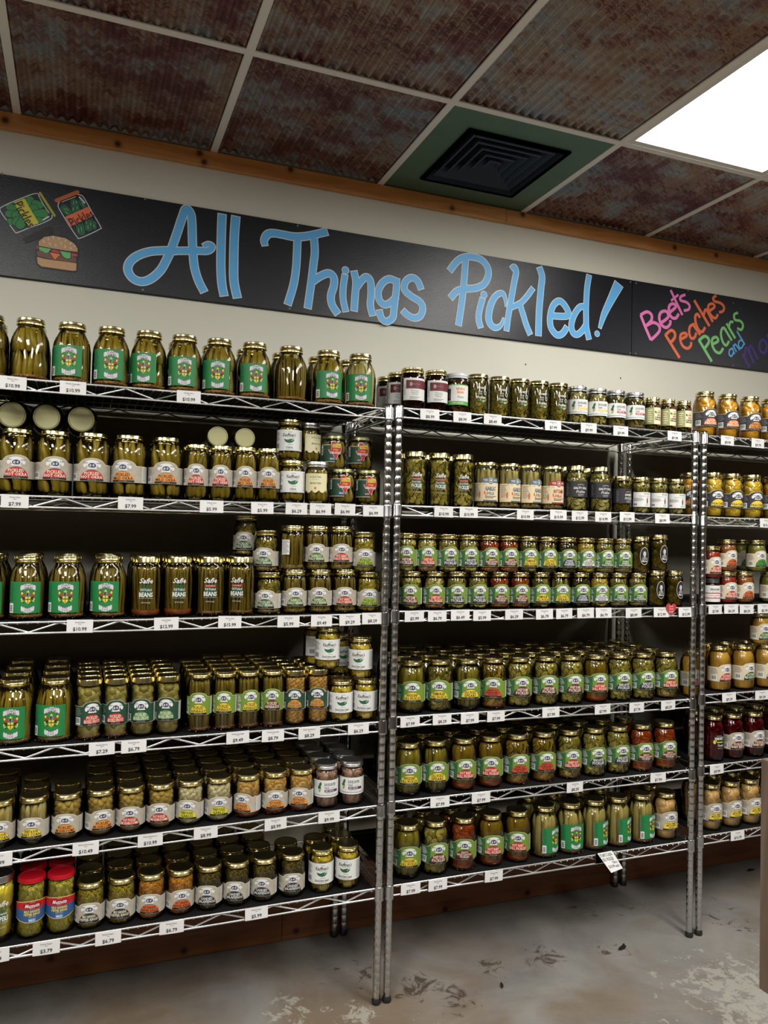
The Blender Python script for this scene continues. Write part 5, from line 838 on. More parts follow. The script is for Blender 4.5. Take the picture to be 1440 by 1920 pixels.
def L_mason(R_, H):
    L = Lab(R_, H); v0, v1 = .026, .092; a, b = -R_*1.05, R_*1.2; L.strip(PGRN, a, b, v0, v1, 0); L.strip(WHITE, a+.001, b-.001, v0+.012, v1-.003, 1); L.strip(CHAR, a+.002, a+.015, v0+.014, v0+.052, 2); L.ell(WGRN, a+.006, v0+.044, .005, .009, 3); L.ell(BRN, a+.010, v0+.030, .0035, .008, 3)
    L.text(ORG, 'REDNECK', .009, v0+.048, .0078, .030, 3, bold=.03); L.text(ORG, 'MAMA', .009, v0+.037, .0078, .024, 3, bold=.03); L.text(INK, 'Pickles', .010, v0+.022, .0070, .020, 3); L.text(WHITE, 'SWEET & SEASONED', 0, v0+.004, .0048, .038, 3, bold=.02); return L
def L_grumpy(R_, H):
    L = Lab(R_, H); v0, v1 = .022, .082; U = R_*1.5; L.strip(OLV, -U, U, v0, v1, 0, 26); L.ell(MAR, .014, (v0+v1)/2+.002, .0205, .038, 1); L.k  # red edge
    L.strip(PALE, -.0055, U, v0, v1, 2); L.lines(PALE, -.028, -.012, v0+.006, v1-.006, 6, 1)
    L.text(MAR, 'the', .013, v1-.012, .0050, .010, 3); L.text(MAR, 'GRUMPY', .010, v1-.021, .0068, .026, 3, bold=.02); L.text(REDP, 'MAN', .014, v1-.030, .0066, .016, 3, bold=.03); L.strip(CHAR, -.003, .024, v0+.015, v0+.027, 3); L.text(PALE, 'Pickle', .010, v0+.0175, .0078, .022, 4, bold=.03); L.ell(INK, -.0015, v1-.016, .0022, .004, 4); return L
def L_spicy(R_, H):
    L = Lab(R_, H); v0, v1 = .022, .074; a, b = -R_*1.1, R_*1.0; L.strip(WHITE, a, b, v0, v1, 0); L.text(INK, 'FRECKLED', .012, v1-.008, .0048, .022, 2); L.text(INK, 'THE SPICY DILL', .002, v1-.016, .0036, .038, 2, cs=1.3)
    L.lines(GREY, a+.004, .000, v1-.032, v1-.020, 4); L.strip(BLU, a+.004, a+.0085, v0+.006, v0+.012, 2); L.strip(REDP, a+.010, a+.0145, v0+.006, v0+.012, 2)
    L.poly(WGRN, [(.011, v0+.012), (.015, v0+.011), (.0165, v0+.022), (.010, v0+.022)], 2); L.poly(REDP, [(.0098, v0+.022), (.0165, v0+.022), (.0145, v0+.034), (.012, v0+.034)], 3); L.lines(GREY, .006, .020, v0+.004, v0+.009, 2); return L
def L_dark(R_, H, l1, l2, v0, v1):
    L = Lab(R_, H); U = R_*1.6; L.strip(CHAR, -U, U, v0, v1, 0, 28); c = R_*.35; h = v1-v0
    L.text(CREAM, 'GRANDMOTHER', c, v0+h*.76, .0032, .024, 2, arc=14.); L.text(WHITE, l1, c, v0+h*.50, .0072, R_*1.25, 2, bold=.03); L.text(WHITE, l2, c, v0+h*.26, .0085, R_*.95, 2, shear=.3, bold=.01)
    L.ell(GREY, c, v0+h*.16, .013, .0022, 1); L.text(WHITE, 'NET WT. 32 OZ.', c, v0+h*.05, .0026, .018, 2); L.lines(GREY, -R_*.95, -R_*.7, v0+.004, v1-.006, 9); return L
def L_yee(R_, H, m, l1, l2):
    L = Lab(R_, H); v0, v1 = .022, .082; U = R_*1.6; BG = PC_('parchment', 222, 204, 168); w = R_*.86
    L.strip(BG, -U, U, v0, v1, 0, 30); L.strip(m, -w, w, v1-.006, lambda u: v1+.016 if abs(u) < w*.86 else v1+.016-(abs(u)-w*.86)*1.4, 1, 30); L.strip(BG, -w+.0015, w, v0+.02, v1, 2, 26)
    L.ell(m, 0, v1+.008, .0105, .0125, 3); L.ell(WHITE, 0, v1+.008, .0075, .0088, 4); L.ell(m, 0, v1+.008, .0064, .0076, 5); L.ell(WHITE, 0, v1+.008, .0028, .004, 6)
    L.text(WHITE, 'YEE', -.018, v1+.005, .0070, .014, 4, bold=.02, cs=1.2); L.text(WHITE, 'HAW', .018, v1+.005, .0070, .014, 4, bold=.02, cs=1.2); L.lines(GREY, -.026, -.014, v1-.006, v1-.003, 1, 3)
    L.text(m, l1, 0, v0+.035, .0125, .038, 4, bold=.05); L.text(m, l2, 0, v0+.022, .0088, .026, 4, bold=.04); L.ell(RORG, -.020, v0+.028, .0025, .006, 3); L.ell(ORG, -.016, v0+.022, .0018, .006, 3)
    L.lines(INK, -.018, .020, v0+.009, v0+.018, 2, 4); L.strip(m, -.024, .028, v0, v0+.0045, 3); L.lines(GREY, -R_*1.5, -R_*.95, v0+.014, v1-.004, 10); L.ell(RORG, -R_*.92, v0+.022, .003, .012, 2); return L
def L_oval(R_, H):
    L = Lab(R_, H); v = .060; u = .004; L.ell(WHITE, u, v, .0165, .031, 1); L.ell(INK, u, v, .0155, .0295, 2); SK = PC_('portrait_grey', 196, 192, 188)
    L.ell(PC_('hair', 44, 42, 42), u, v+.011, .0092, .0125, 3); L.ell(SK, u, v+.008, .0058, .0090, 4); L.poly(PC_('blouse', 128, 124, 122), [(u-.010, v-.014), (u-.008, v-.005), (u-.002, v-.001), (u+.003, v-.001), (u+.009, v-.005), (u+.011, v-.014)], 3)
    for s_ in (-1, 1): L.ell(INK, u+s_*.0023, v+.0095, .0009, .0007, 5)
    L.ell(MAR, u, v+.0035, .0018, .0007, 5); L.poly(SK, [(u-.002, v+.001), (u+.002, v+.001), (u+.001, v-.006), (u-.001, v-.006)], 5); L.text(WHITE, 'Mama', u, v-.0205, .0058, .020, 4, shear=.3, bold=.02); return L
def L_serap(R_, H):
    L = Lab(R_, H); v0, v1 = .008, .068; U = R_*1.6; L.strip(WHITE, -U, U, v0, v1, 0, 26); L.text(INK, 'SERAPINE', 0, v1-.018, .0072, .036, 2, bold=.02); L.text(INK, 'GOURMET', 0, v1-.026, .0035, .024, 2)
    for v in (.030, .012): L.strip(REDP, -U, U, v0+v, v0+v+.003, 1, 26)
    L.text(REDP, 'Cranberry Jalapeno', 0, v0+.022, .0044, .040, 2); L.text(REDP, 'Jelly', 0, v0+.0165, .004, .02, 2); return L
def L_harv(R_, H):
    L = Lab(R_, H); v = .05; L.text(WHITE, 'HARVEST', .0, v+.030, .0100, .034, 2, bold=.03); L.text(WHITE, '100% NATURAL', 0, v+.043, .0028, .02, 2); L.text(WHITE, 'Beets', .006, v+.006, .0095, .022, 2, bold=.01); L.strip(LIMEP, -.010, .016, v+.019, v+.024, 2); L.ell(YEL, -.018, v+.022, .005, .007, 2); L.ell(LIMEP, -.014, v+.027, .004, .004, 3); L.ell(MAR, -.006, v+.010, .005, .006, 2); L.text(WHITE, 'NET WT. 16 OZ.', .004, v-.002, .0028, .02, 2); return L
def L_plainside(R_, H):
    L = Lab(R_, H); L.strip(WHITE, -R_*.9, -R_*.2, .044, .088, 1); L.lines(GREY, -R_*.85, -R_*.25, .047, .086, 11, 2); return L
# ------------------------------------------------------------------ what each kind of jar is
def folk(ov, tc, lines, **kw):
    def f(ty, R_, H):
        d = dict(Q=(.037, .088, .101), PC=(.037, .088, .100), O24=(.043, .087, .103), O16=(.042, .088, .101), BR=(.040, .090, .103), AS=(.050, .098, .111), CA=(.048, .094, .107), P=(.019, .060, .071), P2=(.024, .066, .077), PT=(.018, .067, .079), K=(.02, .06, .072))[ty]
        return L_folk(R_, H, d[0], d[1], d[2], ov, tc, lines, **kw)
    return f
GG = dict(bg=DGRN, bg2=LGRN, edge=PC_('pale_edge', 196, 204, 150))
SG = dict(bg=DK2, edge=PC_('silver_edge', 190, 190, 180))
PK = dict(bg=CHAR, edge=CREAM)
DB = PC_('relish_beige', 206, 192, 164)
cr = lambda ty, R_, H: L_crest(R_, H)
K = {}
def kind(n, tint, style, lab, lid, name, desc, spice=None, sep=False): K[n] = (tint, style, lab, lid, name, desc, spice, sep)
kind('okra_plain', 'ol', 'okra:okra', None, 'g', 'okra_jar', 'quart jar of pickled okra showing no label', 'redseed', True)
kind('crest_okra', 'ol', 'okra:okra', cr, 'g', 'okra_jar', 'quart jar of okra with green crest label', 'redseed', True)
kind('crest_aspar', 'ol', 'bean:okra', cr, 'g', 'asparagus_jar', 'quart jar with green crest label', 'redseed')
kind('crest_beans', 'ol', 'bean:bean', cr, 'g', 'bean_jar', 'quart jar of beans with green crest label', 'redseed')
kind('beans_plain', 'ol', 'bean:bean', None, 'g', 'bean_jar', 'quart jar of green beans without label', 'redseed')
kind('crest_spear', 'cl', 'spear:spear', cr, 'g', 'pickle_jar', 'quart jar of pickle spears, green crest label', 'redseed', True)
kind('crest_veg', 'ol', 'bean:okra', cr, 'g', 'vegetable_jar', 'quart jar of mixed pickles, green crest label', 'seed')
kind('hotokra', 'ol', 'okra:okra', folk(REDP, CREAM, ['PICKLED', 'HOT OKRA']), 'g', 'okra_jar', 'large jar of hot okra, red oval', None, True)
kind('mildokra', 'ol', 'okra:okra', folk(ORG, INK, ['PICKLED', 'MILD OKRA']), 'g', 'okra_jar', 'large jar of mild okra, orange oval', None, True)
kind('hotokra16', 'ol', 'okra:okra', folk(REDP, CREAM, ['PICKLED', 'HOT OKRA']), 'g', 'okra_jar', 'slim jar of hot okra, red oval')
kind('mildokra16', 'ol', 'okra:okra', folk(ORG, INK, ['PICKLED', 'MILD OKRA']), 'g', 'okra_jar', 'slim jar of mild okra, orange oval')
kind('kaufokra', 'ol', 'okra:okra', lambda t, r, h: L_kauf(r, h, 'Okra'), 'g', 'okra_jar', 'okra jar, white label with green hill')
kind('smokin', 'ol', 'okra:okra', lambda t, r, h: L_smokin(r, h), 's', 'okra_jar', 'okra jar with scalloped cream label')
kind('texas', 'cl', 'okra:okra', lambda t, r, h: L_texas(r, h, BLU), 'o', 'okra_jar', 'okra jar, red state outline, blue ribbon')
kind('texashot', 'cl', 'okra:okra', lambda t, r, h: L_texas(r, h, MAR), 'o', 'okra_jar', 'okra jar, red state outline, maroon ribbon')
kind('safie_beans', 'ol', 'bean:bean', lambda t, r, h: L_script(r, h, 'BEANS'), 'g', 'bean_jar', 'tall bean jar with white printed script', 'red')
kind('safie_hot', 'ol', 'bean:bean', lambda t, r, h: L_script(r, h, 'BEANS', True), 'g', 'bean_jar', 'tall bean jar with red-banded script', 'redseed')
kind('dilly', 'ol', 'chip:chipd', folk(WGRN, CREAM, ['PICKLED', 'DILLY BEANS']), 'g', 'bean_jar', 'pint of dilly beans, dark green oval', 'seed')
kind('garlicdilly', 'ol', 'bean:bean', folk(PC_('leaf_green', 62, 112, 50), CREAM, ['GARLIC', 'DILLY BEANS']), 'g', 'bean_jar', 'pint of garlic beans, green oval', 'seed')
kind('garlic_plain', 'ol', 'bean:bean', lambda t, r, h: L_plainside(r, h), 'g', 'bean_jar', 'pint of beans turned to ingredients panel', 'seed')
kind('hotdilly', 'ol', 'bean:bean', folk(REDP, CREAM, ['HOT GARLIC', 'DILLY BEANS']), 'g', 'bean_jar', 'pint of hot garlic beans, red oval', 'seed')
kind('snap', 'ol', 'chip:banring:.009', folk(LIMEP, INK, ['PICKLED', 'SNAP PEAS']), 'g', 'pea_jar', 'pint of snap peas, lime oval')
kind('brusshot', 'cl', 'ball:sprout:.0125:.25:1.1:sprout', folk(REDP, CREAM, ['PICKLED', 'BRUSSELS SPROUTS'], **SG), 'g', 'sprout_jar', 'slim sprout jar with red oval', 'redseed')
kind('brussmild', 'cl', 'ball:sprout:.0135:.25:1.1:sprout', folk(PC_('mid_green', 76, 136, 76), CREAM, ['PICKLED', 'BRUSSELS SPROUTS'], **SG), 'g', 'sprout_jar', 'slim sprout jar with green oval')
kind('aspar', 'ol', 'aspar:aspar', folk(YEL, INK, ['PICKLED', 'ASPARAGUS'], **{**GG, 'bg': LGRN}), 'g', 'asparagus_jar', 'tall asparagus jar with yellow oval', 'redseed')
kind('hotaspar', 'ol', 'aspar:aspar', folk(MAR, CREAM, ['PICKLED', 'ASPARAGUS'], **{**GG, 'bg': LGRN}), 'g', 'asparagus_jar', 'tall asparagus jar with maroon oval', 'redseed')
kind('cauli', 'cl', 'ball:cauli:.0062:.7', folk(ORG, WGRN, ['PICKLED', 'CAULIFLOWER'], **SG), 'g', 'cauliflower_jar', 'slim cauliflower jar, green label')
kind('kaufsq', 'cl', 'chip:squash:.014', lambda t, r, h: L_kauf(r, h, 'Bread & Butter Squash', .028, .088), 'g', 'squash_jar', 'yellow squash pint, white label')
kind('corn', 'cl', 'spear:corn', folk(YEL, INK, ['SWEET & SOUR', 'BABY CORN']), 'g', 'corn_jar', 'pint of baby corn, yellow oval')
kind('mush', 'cl', 'ball:mush:.0105:.15:.85:mushroom', folk(ORG, INK, ['PICKLED', 'MUSHROOMS']), 'g', 'mushroom_jar', 'pint of mushrooms, orange oval')
kind('hotmush', 'cl', 'ball:mush:.0105:.15:.85:mushroom', folk(REDP, CREAM, ['HOT PICKLED', 'MUSHROOMS']), 'g', 'mushroom_jar', 'pint of hot mushrooms, red oval')
kind('garlic', 'cl', 'ball:garlic:.0082:.3:1.5:garlic_clove', folk(PC_('acid_yellow', 206, 200, 52), INK, ['SWEET PICKLED', 'GARLIC']), 'g', 'garlic_jar', 'pint of pale garlic, yellow-green oval')
kind('hotgarlic', 'cl', 'ball:hgarlic:.0082:.3:1.5:garlic_clove', folk(ORG, INK, ['HOT PICKLED', 'GARLIC']), 'g', 'garlic_jar', 'pint of hot garlic, orange oval', 'red')
kind('douxonion', 'cl', 'ring:onion:.014', lambda t, r, h: L_doux(r, h, PURP, 'RED ONIONS'), 's', 'onion_jar', 'silver-lidded onion pint, plum stripe')
kind('safiepep', 'cl', 'cuke:pep', lambda t, r, h: L_script(r, h, 'PEPPERS', False, 'Banana'), 's', 'pepper_jar', 'silver-lidded jar of yellow peppers')
kind('mezz', 'cl', 'ring:pepring:.011', lambda t, r, h: L_mezz(r, h), 'r', 'pepper_jar', 'red-lidded pepper ring jar, blue label')
kind('mildban', 'ol', 'ring:banring:.010', folk(CHAR, CREAM, ['MILD BANANA', 'PEPPER RINGS']), 'g', 'pepper_jar', 'pint of mild pepper rings, black oval')
kind('hotban', 'cl', 'ring:hotring:.010', folk(RORG, INK, ['HOT BANANA', 'PEPPER RINGS']), 'g', 'pepper_jar', 'pint of hot pepper rings, orange oval')
kind('jal', 'ol', 'ring:jal:.010', folk(CHAR, WHITE, ['CANDIED', 'JALAPEÑOS']), 'g', 'pepper_jar', 'pint of candied jalapenos, black oval')
kind('maroon', 'bk', 'chip:dark', lambda t, r, h: L_maroon(r, h), 'g', 'pickle_jar', 'dark brown jar, white and maroon label')
kind('mason', 'am', 'chip:dark', lambda t, r, h: L_mason(r, h), 'w', 'pickle_jar', 'white-lidded jar with orange lettering')
kind('brown', 'ol', 'chip:chipd:.011', lambda t, r, h: L_script2(r, h), 'g', 'pickle_jar', 'pickle jar with white script on glass')
kind('douxy', 'cl', 'chip:chip:.012', lambda t, r, h: L_doux(r, h, YEL, 'SWEET PICKLES'), 's', 'pickle_jar', 'silver-lidded pickle pint, yellow stripe')
kind('douxr', 'cl', 'chip:chipd:.012', lambda t, r, h: L_doux(r, h, PC_('crimson', 176, 38, 60), 'SWEET FIRE'), 's', 'pickle_jar', 'silver-lidded pickle pint, crimson stripe', 'seed')
kind('grumpy', 'dk', 'chip:chipd', lambda t, r, h: L_grumpy(r, h), 'g', 'pickle_jar', 'small dark jar, olive and cream label')
kind('peach1', 'cl', 'ball:peach:.021:.08:1:peach_half', folk(RORG, CREAM, ['SLICED', 'PEACHES'], **PK), 'g', 'peach_jar', 'orange peach jar with red oval', None, True)
kind('peach2', 'cl', 'ball:peach:.021:.08:1:peach_half', folk(ORG, INK, ['PEACH', 'HALVES'], **PK), 'g', 'peach_jar', 'orange peach jar with orange oval', None, True)
kind('peachy', 'cl', 'ball:peachy:.014:.2:1.3:peach_slice', folk(YEL, INK, ['PEACHES'], **PK), 'g', 'peach_jar', 'sliced peach jar with yellow oval', None, True)
kind('safiechip', 'ol', 'chip:chip:.014', lambda t, r, h: L_script(r, h, 'PICKLES', True, 'Bread & Butter', sc=.92), 'g', 'pickle_jar', 'tall pickle chip jar, printed script')
kind('safiechip2', 'ol', 'chip:chip:.014', lambda t, r, h: L_script(r, h, 'PICKLES', True, 'Bread & Butter', sc=.92), 'g', 'pickle_jar', 'tall pickle chip jar, printed script')
kind('yee', 'cl', 'spear:spear', lambda t, r, h: L_yee(r, h, SLATE, 'GARLIC', 'DILLS'), 'g', 'pickle_jar', 'pickle jar, parchment and slate-blue label', 'seed')
kind('yeehot', 'cl', 'spear:spear', lambda t, r, h: L_yee(r, h, PC_('brick', 156, 40, 40), 'HOT DAMN', 'DILLS'), 'g', 'pickle_jar', 'pickle jar, parchment and red label', 'seed')
kind('salty', 'cl', 'chip:chip:.014', lambda t, r, h: L_dark(r, h, 'SALTY DILL', 'Pickles', .048, .102), 'g', 'pickle_jar', 'quart of pickle chips, black label')
kind('sweetp', 'dk', 'chip:chipd', lambda t, r, h: L_dark(r, h, 'SWEET', 'PICKLES', .032, .084), 'g', 'pickle_jar', 'dark pint of pickles, black label')
kind('spicy', 'cl', 'chip:chip:.012', lambda t, r, h: L_spicy(r, h), 'g', 'pickle_jar', 'pickle pint, plain white square label')
def gq(n, tint, style, ov, tc, lines, desc, spice=None, sep=False): kind(n, tint, style, folk(ov, tc, lines, **GG), 'g', 'pickle_jar', desc, spice, sep)
gq('sweetflame', 'ol', 'chip:chip:.013', MAR, CREAM, ['SWEET FLAME', 'PICKLES'], 'green-labelled pickle chips, maroon oval')
gq('sweethot', 'ol', 'chip:chip:.013', REDP, CREAM, ['SWEET HOT', 'DILL PICKLES'], 'green-labelled sliced pickles, red oval', 'redseed')
gq('bb', 'ol', 'chip:chip:.013', CHAR, WHITE, ['BREAD & BUTTER', 'PICKLES'], 'green-labelled pickle chips, black oval')
gq('zesty', 'am', 'chip:red:.012', MAR, CREAM, ['ZESTY', 'BREAD & BUTTER', 'PICKLES'], 'green-labelled red-brown pickles, maroon oval', 'redseed')
gq('hamb', 'ol', 'chip:chipd:.013', YEL, INK, ['HAMBURGER', 'DILL PICKLES'], 'green-labelled pickle slices, yellow oval')
gq('spears', 'ol', 'spear:cuke', YEL, INK, ['DILL PICKLE', 'SPEARS'], 'green-labelled pickle spears, yellow oval')
gq('gherkin', 'dk', 'chip:jal:.010', NAVB, WHITE, ['SWEET', 'PICKLED', 'GHERKINS'], 'green-labelled dark gherkins, navy oval')
gq('horse', 'cl', 'chip:squash:.012', WHITE, INK, ['OLD TIMEY', 'HORSERADISH', 'PICKLES'], 'green-labelled yellow pickles, white oval')
gq('sgarlic', 'ol', 'chip:chip:.011', WGRN, CREAM, ['SWEET', 'GARLIC', 'DILL PICKLES'], 'green-labelled pickles, dark green oval', 'seed')
gq('whole', 'ol', 'cuke:cuke', YEL, INK, ['WHOLE BABY', 'DILL PICKLES'], 'green-labelled whole dills, yellow oval', None, True)
gq('hotbaby', 'am', 'cuke:cuke', REDP, CREAM, ['HOT BABY', 'DILL PICKLES'], 'green-labelled whole dills, red oval', 'red', True)
gq('habanero', 'am', 'chip:chip:.014', HAB, INK, ['SWEET HOT', 'HABANERO', 'PICKLES'], 'green-labelled pickle chips, orange-red oval', 'redseed')
kind('oval', 'dk', 'chip:chipd:.012', lambda t, r, h: L_oval(r, h), 'g', 'pickle_jar', 'dark jar with oval black portrait label')
kind('serap', 'rd', 'relish:dark', lambda t, r, h: L_serap(r, h), 'k', 'jelly_jar', 'short dark jelly jar, white label')
kind('redrel', 'cl', 'relish:redrel', folk(REDP, CREAM, ['RED SWEET', 'PEPPER RELISH'], bg=DB), 'g', 'relish_jar', 'red relish pint with red oval')
kind('hotrel', 'cl', 'relish:hotrel', folk(RORG, INK, ['HOT PEPPER', 'RELISH'], bg=DB), 'g', 'relish_jar', 'brown relish pint with orange oval')
kind('greenrel', 'cl', 'relish:greenrel', folk(PC_('relish_green', 70, 150, 60), INK, ['SWEET', 'PICKLE RELISH'], bg=DB), 'g', 'relish_jar', 'green relish pint with green oval')
kind('chow', 'cl', 'relish:relish', folk(REDP, CREAM, ['SOUTHERN', 'HOT CHOW CHOW'], bg=DB), 'g', 'relish_jar', 'quart of yellow relish, red oval')
kind('chowm', 'cl', 'relish:relish', folk(WGRN, CREAM, ['SOUTHERN', 'MILD CHOW CHOW'], bg=DB), 'g', 'relish_jar', 'quart of yellow relish, green oval')
kind('beet', 'rd', 'ball:beet:.014:.1:1:baby_beet', folk(MAR, CREAM, ['PICKLED', 'BABY BEETS']), 'g', 'beet_jar', 'quart of dark red beets, grey label')
kind('harvest', 'rd', 'ball:beet:.014:.1:1:baby_beet', lambda t, r, h: L_harv(r, h), 'g', 'beet_jar', 'quart of beets, white printed lettering')
kind('egg', 'cl', 'ball:egg:.0185:.02:1.2:egg', folk(YEL, INK, ['OLD TIMEY', 'MUSTARD', 'EGGS'], bg=BEIGE), 'g', 'egg_jar', 'quart of mustard eggs, yellow oval', None, True)
_jc = {}
def jar_meshes(ty, kd):
    key = (ty, kd)
    if key in _jc: return _jc[key]
    R_, H = TYPES[ty]; tint, style, lab, lid, name, desc, spice, sep = K[kd]
    pr, lr, lh, fz = body_profile(ty, R_, H)
    gk = ('g', ty, tint)
    if gk not in _jc: _jc[gk] = M().use(GL[tint]).lathe(pr, 28, top=False).mesh('glass_jar', True, 60)
    lk = ('l', ty, lid)
    if lk not in _jc: _jc[lk] = lid_mesh(lr, lh, H, LIDM[lid], ty in LUG)
    rr = random.Random(hash(kd) % 1000 if False else sum(map(ord, kd+ty)))
    st = style.split(':')[0]
    neck_r = lr*.9; seps = []; J = M()
    # inner wall radius as a function of height, so pieces follow the shoulder
    def inner(z):
        for (r0, z0), (r1, z1) in zip(pr[2:], pr[3:]):
            if z0 <= z <= z1: return (r0+(r1-r0)*(z-z0)/max(1e-6, z1-z0))-.0018
        return (pr[2][0] if z < pr[2][1] else lr*.93)-.0018
    def squeeze(v):
        z = min(max(v.z, .0035), fz); q = math.hypot(v.x, v.y); lim = inner(z)
        if q > lim: v = Vector((v.x*lim/q, v.y*lim/q, z))
        return Vector((v.x, v.y, z))
    h0 = .004
    if spice:
        fm = FOOD[spice]; sh = .013 if spice != 'red' else .020; h0 = .010
        J.use(fm); n = 24; prs = [(R_*.80, .0028), (R_*.93, .006), (R_*.965, sh*.8), (R_*.955, sh)]
        a0 = len(J.v); J.lathe(prs, n); 
        for i in range(a0, len(J.v)):
            v = Vector(J.v[i]); 
            if v.z > sh*.75: J.v[i] = (v.x, v.y, v.z+.004*noise.noise(v*120))
        for i in range(150):
            a = rr.random()*6.283; q = R_*(.955-.3*rr.random()**3); z = sh*(.2+rr.random()*.9); s = .0014
            J.add([(q*math.cos(a)+dx*s, q*math.sin(a)+dy*s, z+dz*s) for dx, dy, dz in ((1, 0, 0), (-1, 0, 0), (0, 1, 0), (0, -1, 0), (0, 0, 1), (0, 0, -1))], [(0, 2, 4), (2, 1, 4), (1, 3, 4), (3, 0, 4), (2, 0, 5), (1, 2, 5), (3, 1, 5), (0, 3, 5)])
    if st == 'relish':
        fm = FOOD[style.split(':')[1]]; J.use(fm); n = 40; prs = []
        for i in range(30): z = .004+(fz-.004)*i/29; prs.append((inner(z), z))
        a0 = len(J.v); J.lathe(prs, n)
        for i in range(a0, len(J.v)):
            v = Vector(J.v[i]); q = 1-.03*abs(noise.noise(v*210)); J.v[i] = (v.x*q, v.y*q, v.z)
    else:
        P, Ri = contents(style, R_, H, fz, rr)
        for name_, sh, fm, mts in P:
            fm = FOOD[style.split(':')[1]]
            if sep and front_sep(st, sh):
                # a few variants already bent to the jar wall
                for Mx in mts:
                    k = M().use(fm).add([tuple(squeeze(Mx @ Vector(v))) for v in sh[0]], sh[1]); seps.append((name_, k.mesh(name_, True)))
            J.use(fm)
            if not (sep and front_sep(st, sh)) :
                for Mx in mts:
                    J.use(fm).add([tuple(squeeze(Mx @ Vector(v))) for v in sh[0]], sh[1])
                    if st == 'chip' and style.split(':')[1] in ('chip', 'chipd', 'jal'):
                        n = 12; f0 = sh[0]; a = [Vector(f0[2*n+i])*1.0 for i in range(n)]+[Vector(f0[3*n+i])*1.035 for i in range(n)]+[Vector(f0[4*n+i])*1.0 for i in range(n)]
                        J.use(FOOD['skin']).add([tuple(squeeze(Mx @ (v*1.012))) for v in a], [(r*n+i, r*n+(i+1) % n, (r+1)*n+(i+1) % n, (r+1)*n+i) for r in (0, 1) for i in range(n)])
        fl = FILL.get(st, 0)
        if fl:
            J.use(FOOD[style.split(':')[1]]); prs = [(inner(z)*fl, z) for z in [.006+(fz-.012)*i/6 for i in range(7)]]; J.lathe(prs, 14)
    jm = J.mesh('contents', True) if J.v else None
    # joined version for jars standing behind
    full = jm
    if seps:
        J2 = M(); J2.v = list(J.v); J2.f = list(J.f); J2.m = list(J.m); J2.mats = list(J.mats); J2.use(FOOD[style.split(':')[1]])
        for nm, me in seps: J2.add([tuple(v.co) for v in me.vertices], [tuple(p.vertices) for p in me.polygons])
        full = J2.mesh('contents', True)
    lm = None
    if lab: lm = lab(ty, R_, H).k.mesh('label', False)
    _jc[key] = (_jc[gk], _jc[lk], jm, full, seps, lm, name, desc); return _jc[key]
def front_sep(st, sh): return st in ('okra', 'cuke', 'spear', 'ball')
CNAME = dict(okra='okra_pods', bean='beans', aspar='asparagus_spears', cuke='baby_cucumbers', spear='pickle_spears', chip='pickle_slices', ball='pickled_pieces', ring='pepper_rings', relish='relish')
def place_jar(ty, kd, loc, rot, s, label, group=None, front=True, mtx=None):
    g, l, jm, full, seps, lm, name, desc = jar_meshes(ty, kd)
    o = thing(name, label, 'jar', loc, math.radians(rot), group)
    if mtx is not None: o.matrix_world = mtx
    if s != 1: o.scale = (s, s, 1)
    if mtx is not None:
        R_, H = TYPES[ty]; pr, lr, lh, fz = body_profile(ty, R_, H)
        if ('p', ty) not in _jc: _jc[('p', ty)] = lid_mesh(lr, lh, H, PALEG, True)
        l = _jc[('p', ty)]
    obj('glass_jar', g, o); obj('lid', l, o)
    st = K[kd][1].split(':')[0]
    if front and seps:
        if jm is not None: obj('spices', jm, o, kind='stuff')
        for nm, me in seps: obj(nm, me, o)
    elif full is not None: obj(CNAME[st], full, o, kind='stuff')
    if front and lm is not None: obj('label', lm, o)
    return o
# the rows run on past both edges of the frame
extra = []
for sh in SHELF:
    if sh[0] == 'B': continue
    row = [j for j in JARS if j[0] == sh and j[1] == 0]; e = min(row, key=lambda j: j[4]) if sh[0] == 'A' else max(row, key=lambda j: j[4])
    R_ = TYPES[e[2]][0]
    for q in range(1, 9):
        x = e[4]+(-1 if sh[0] == 'A' else 1)*q*2*R_*1.02
        if x < -.92+R_ or x > 3.24-R_: break
        extra.append([sh, 5, e[2], e[3], round(x, 4), e[5], e[6], e[7], e[8], 0])
idx = {}
for sh, t, ty, kd, x, y, rot, nb, s, zb in JARS+extra:
    key = (sh, t); idx[key] = idx.get(key, 0)+1; n = idx[key]
    desc = K[kd][5]; sn = f"{RNAME[sh[0]]} rack's {SNAME[int(sh[1])-1]} shelf"
    z = zs(sh, x)+.0004+(zb+.0003 if zb else 0)
    R_, H = TYPES[ty]
    if t == 0: where = f'{ORD[n]} in front on {sn}'
    elif t == 1: where = f'{ORD[n]} in upper tier on {sn}'
    elif t == 5: where = f'{ORD[n]} beyond the frame edge on {sn}'
    else: where = f'{ORD[n]} set back on {sn}'
    lab = f'{desc}, {where}'
    if len(lab.split()) > 16: lab = f'{desc}, {where}'.replace(' on ', ', ').replace(' in front', '').replace('beyond the frame edge', 'off-frame')
    place_jar(ty, kd, (x, y, z), rot, s, lab, f'jars on the {sn}')
    rj = random.Random(int(x*1e4)+int(y*1e3))
    for b in range(1, nb+1):
        yy = y+b*(2*R_*1.015); 
        if yy+R_ > -.048: break
        place_jar(ty, kd, (x+rj.uniform(-.0002, .0002), yy, zs(sh, x)+.0004), rot+rj.uniform(-30, 30), s, f'jar {ORD[b]} behind {ORD[n]} {"front" if t == 0 else "outer"} jar, {sn}', f'rear jars on the {sn}', False)
        if t == 0 and sh[1] in '3' and sh[0] != 'A':   # the pint shelf is stacked two high to the back
            place_jar(ty, kd, (x, yy, zs(sh, x)+.0008+H), rot, s, f'upper jar stacked {ORD[b]} behind front jar {ORD[n]}, {sn}', f'rear jars on the {sn}', False)
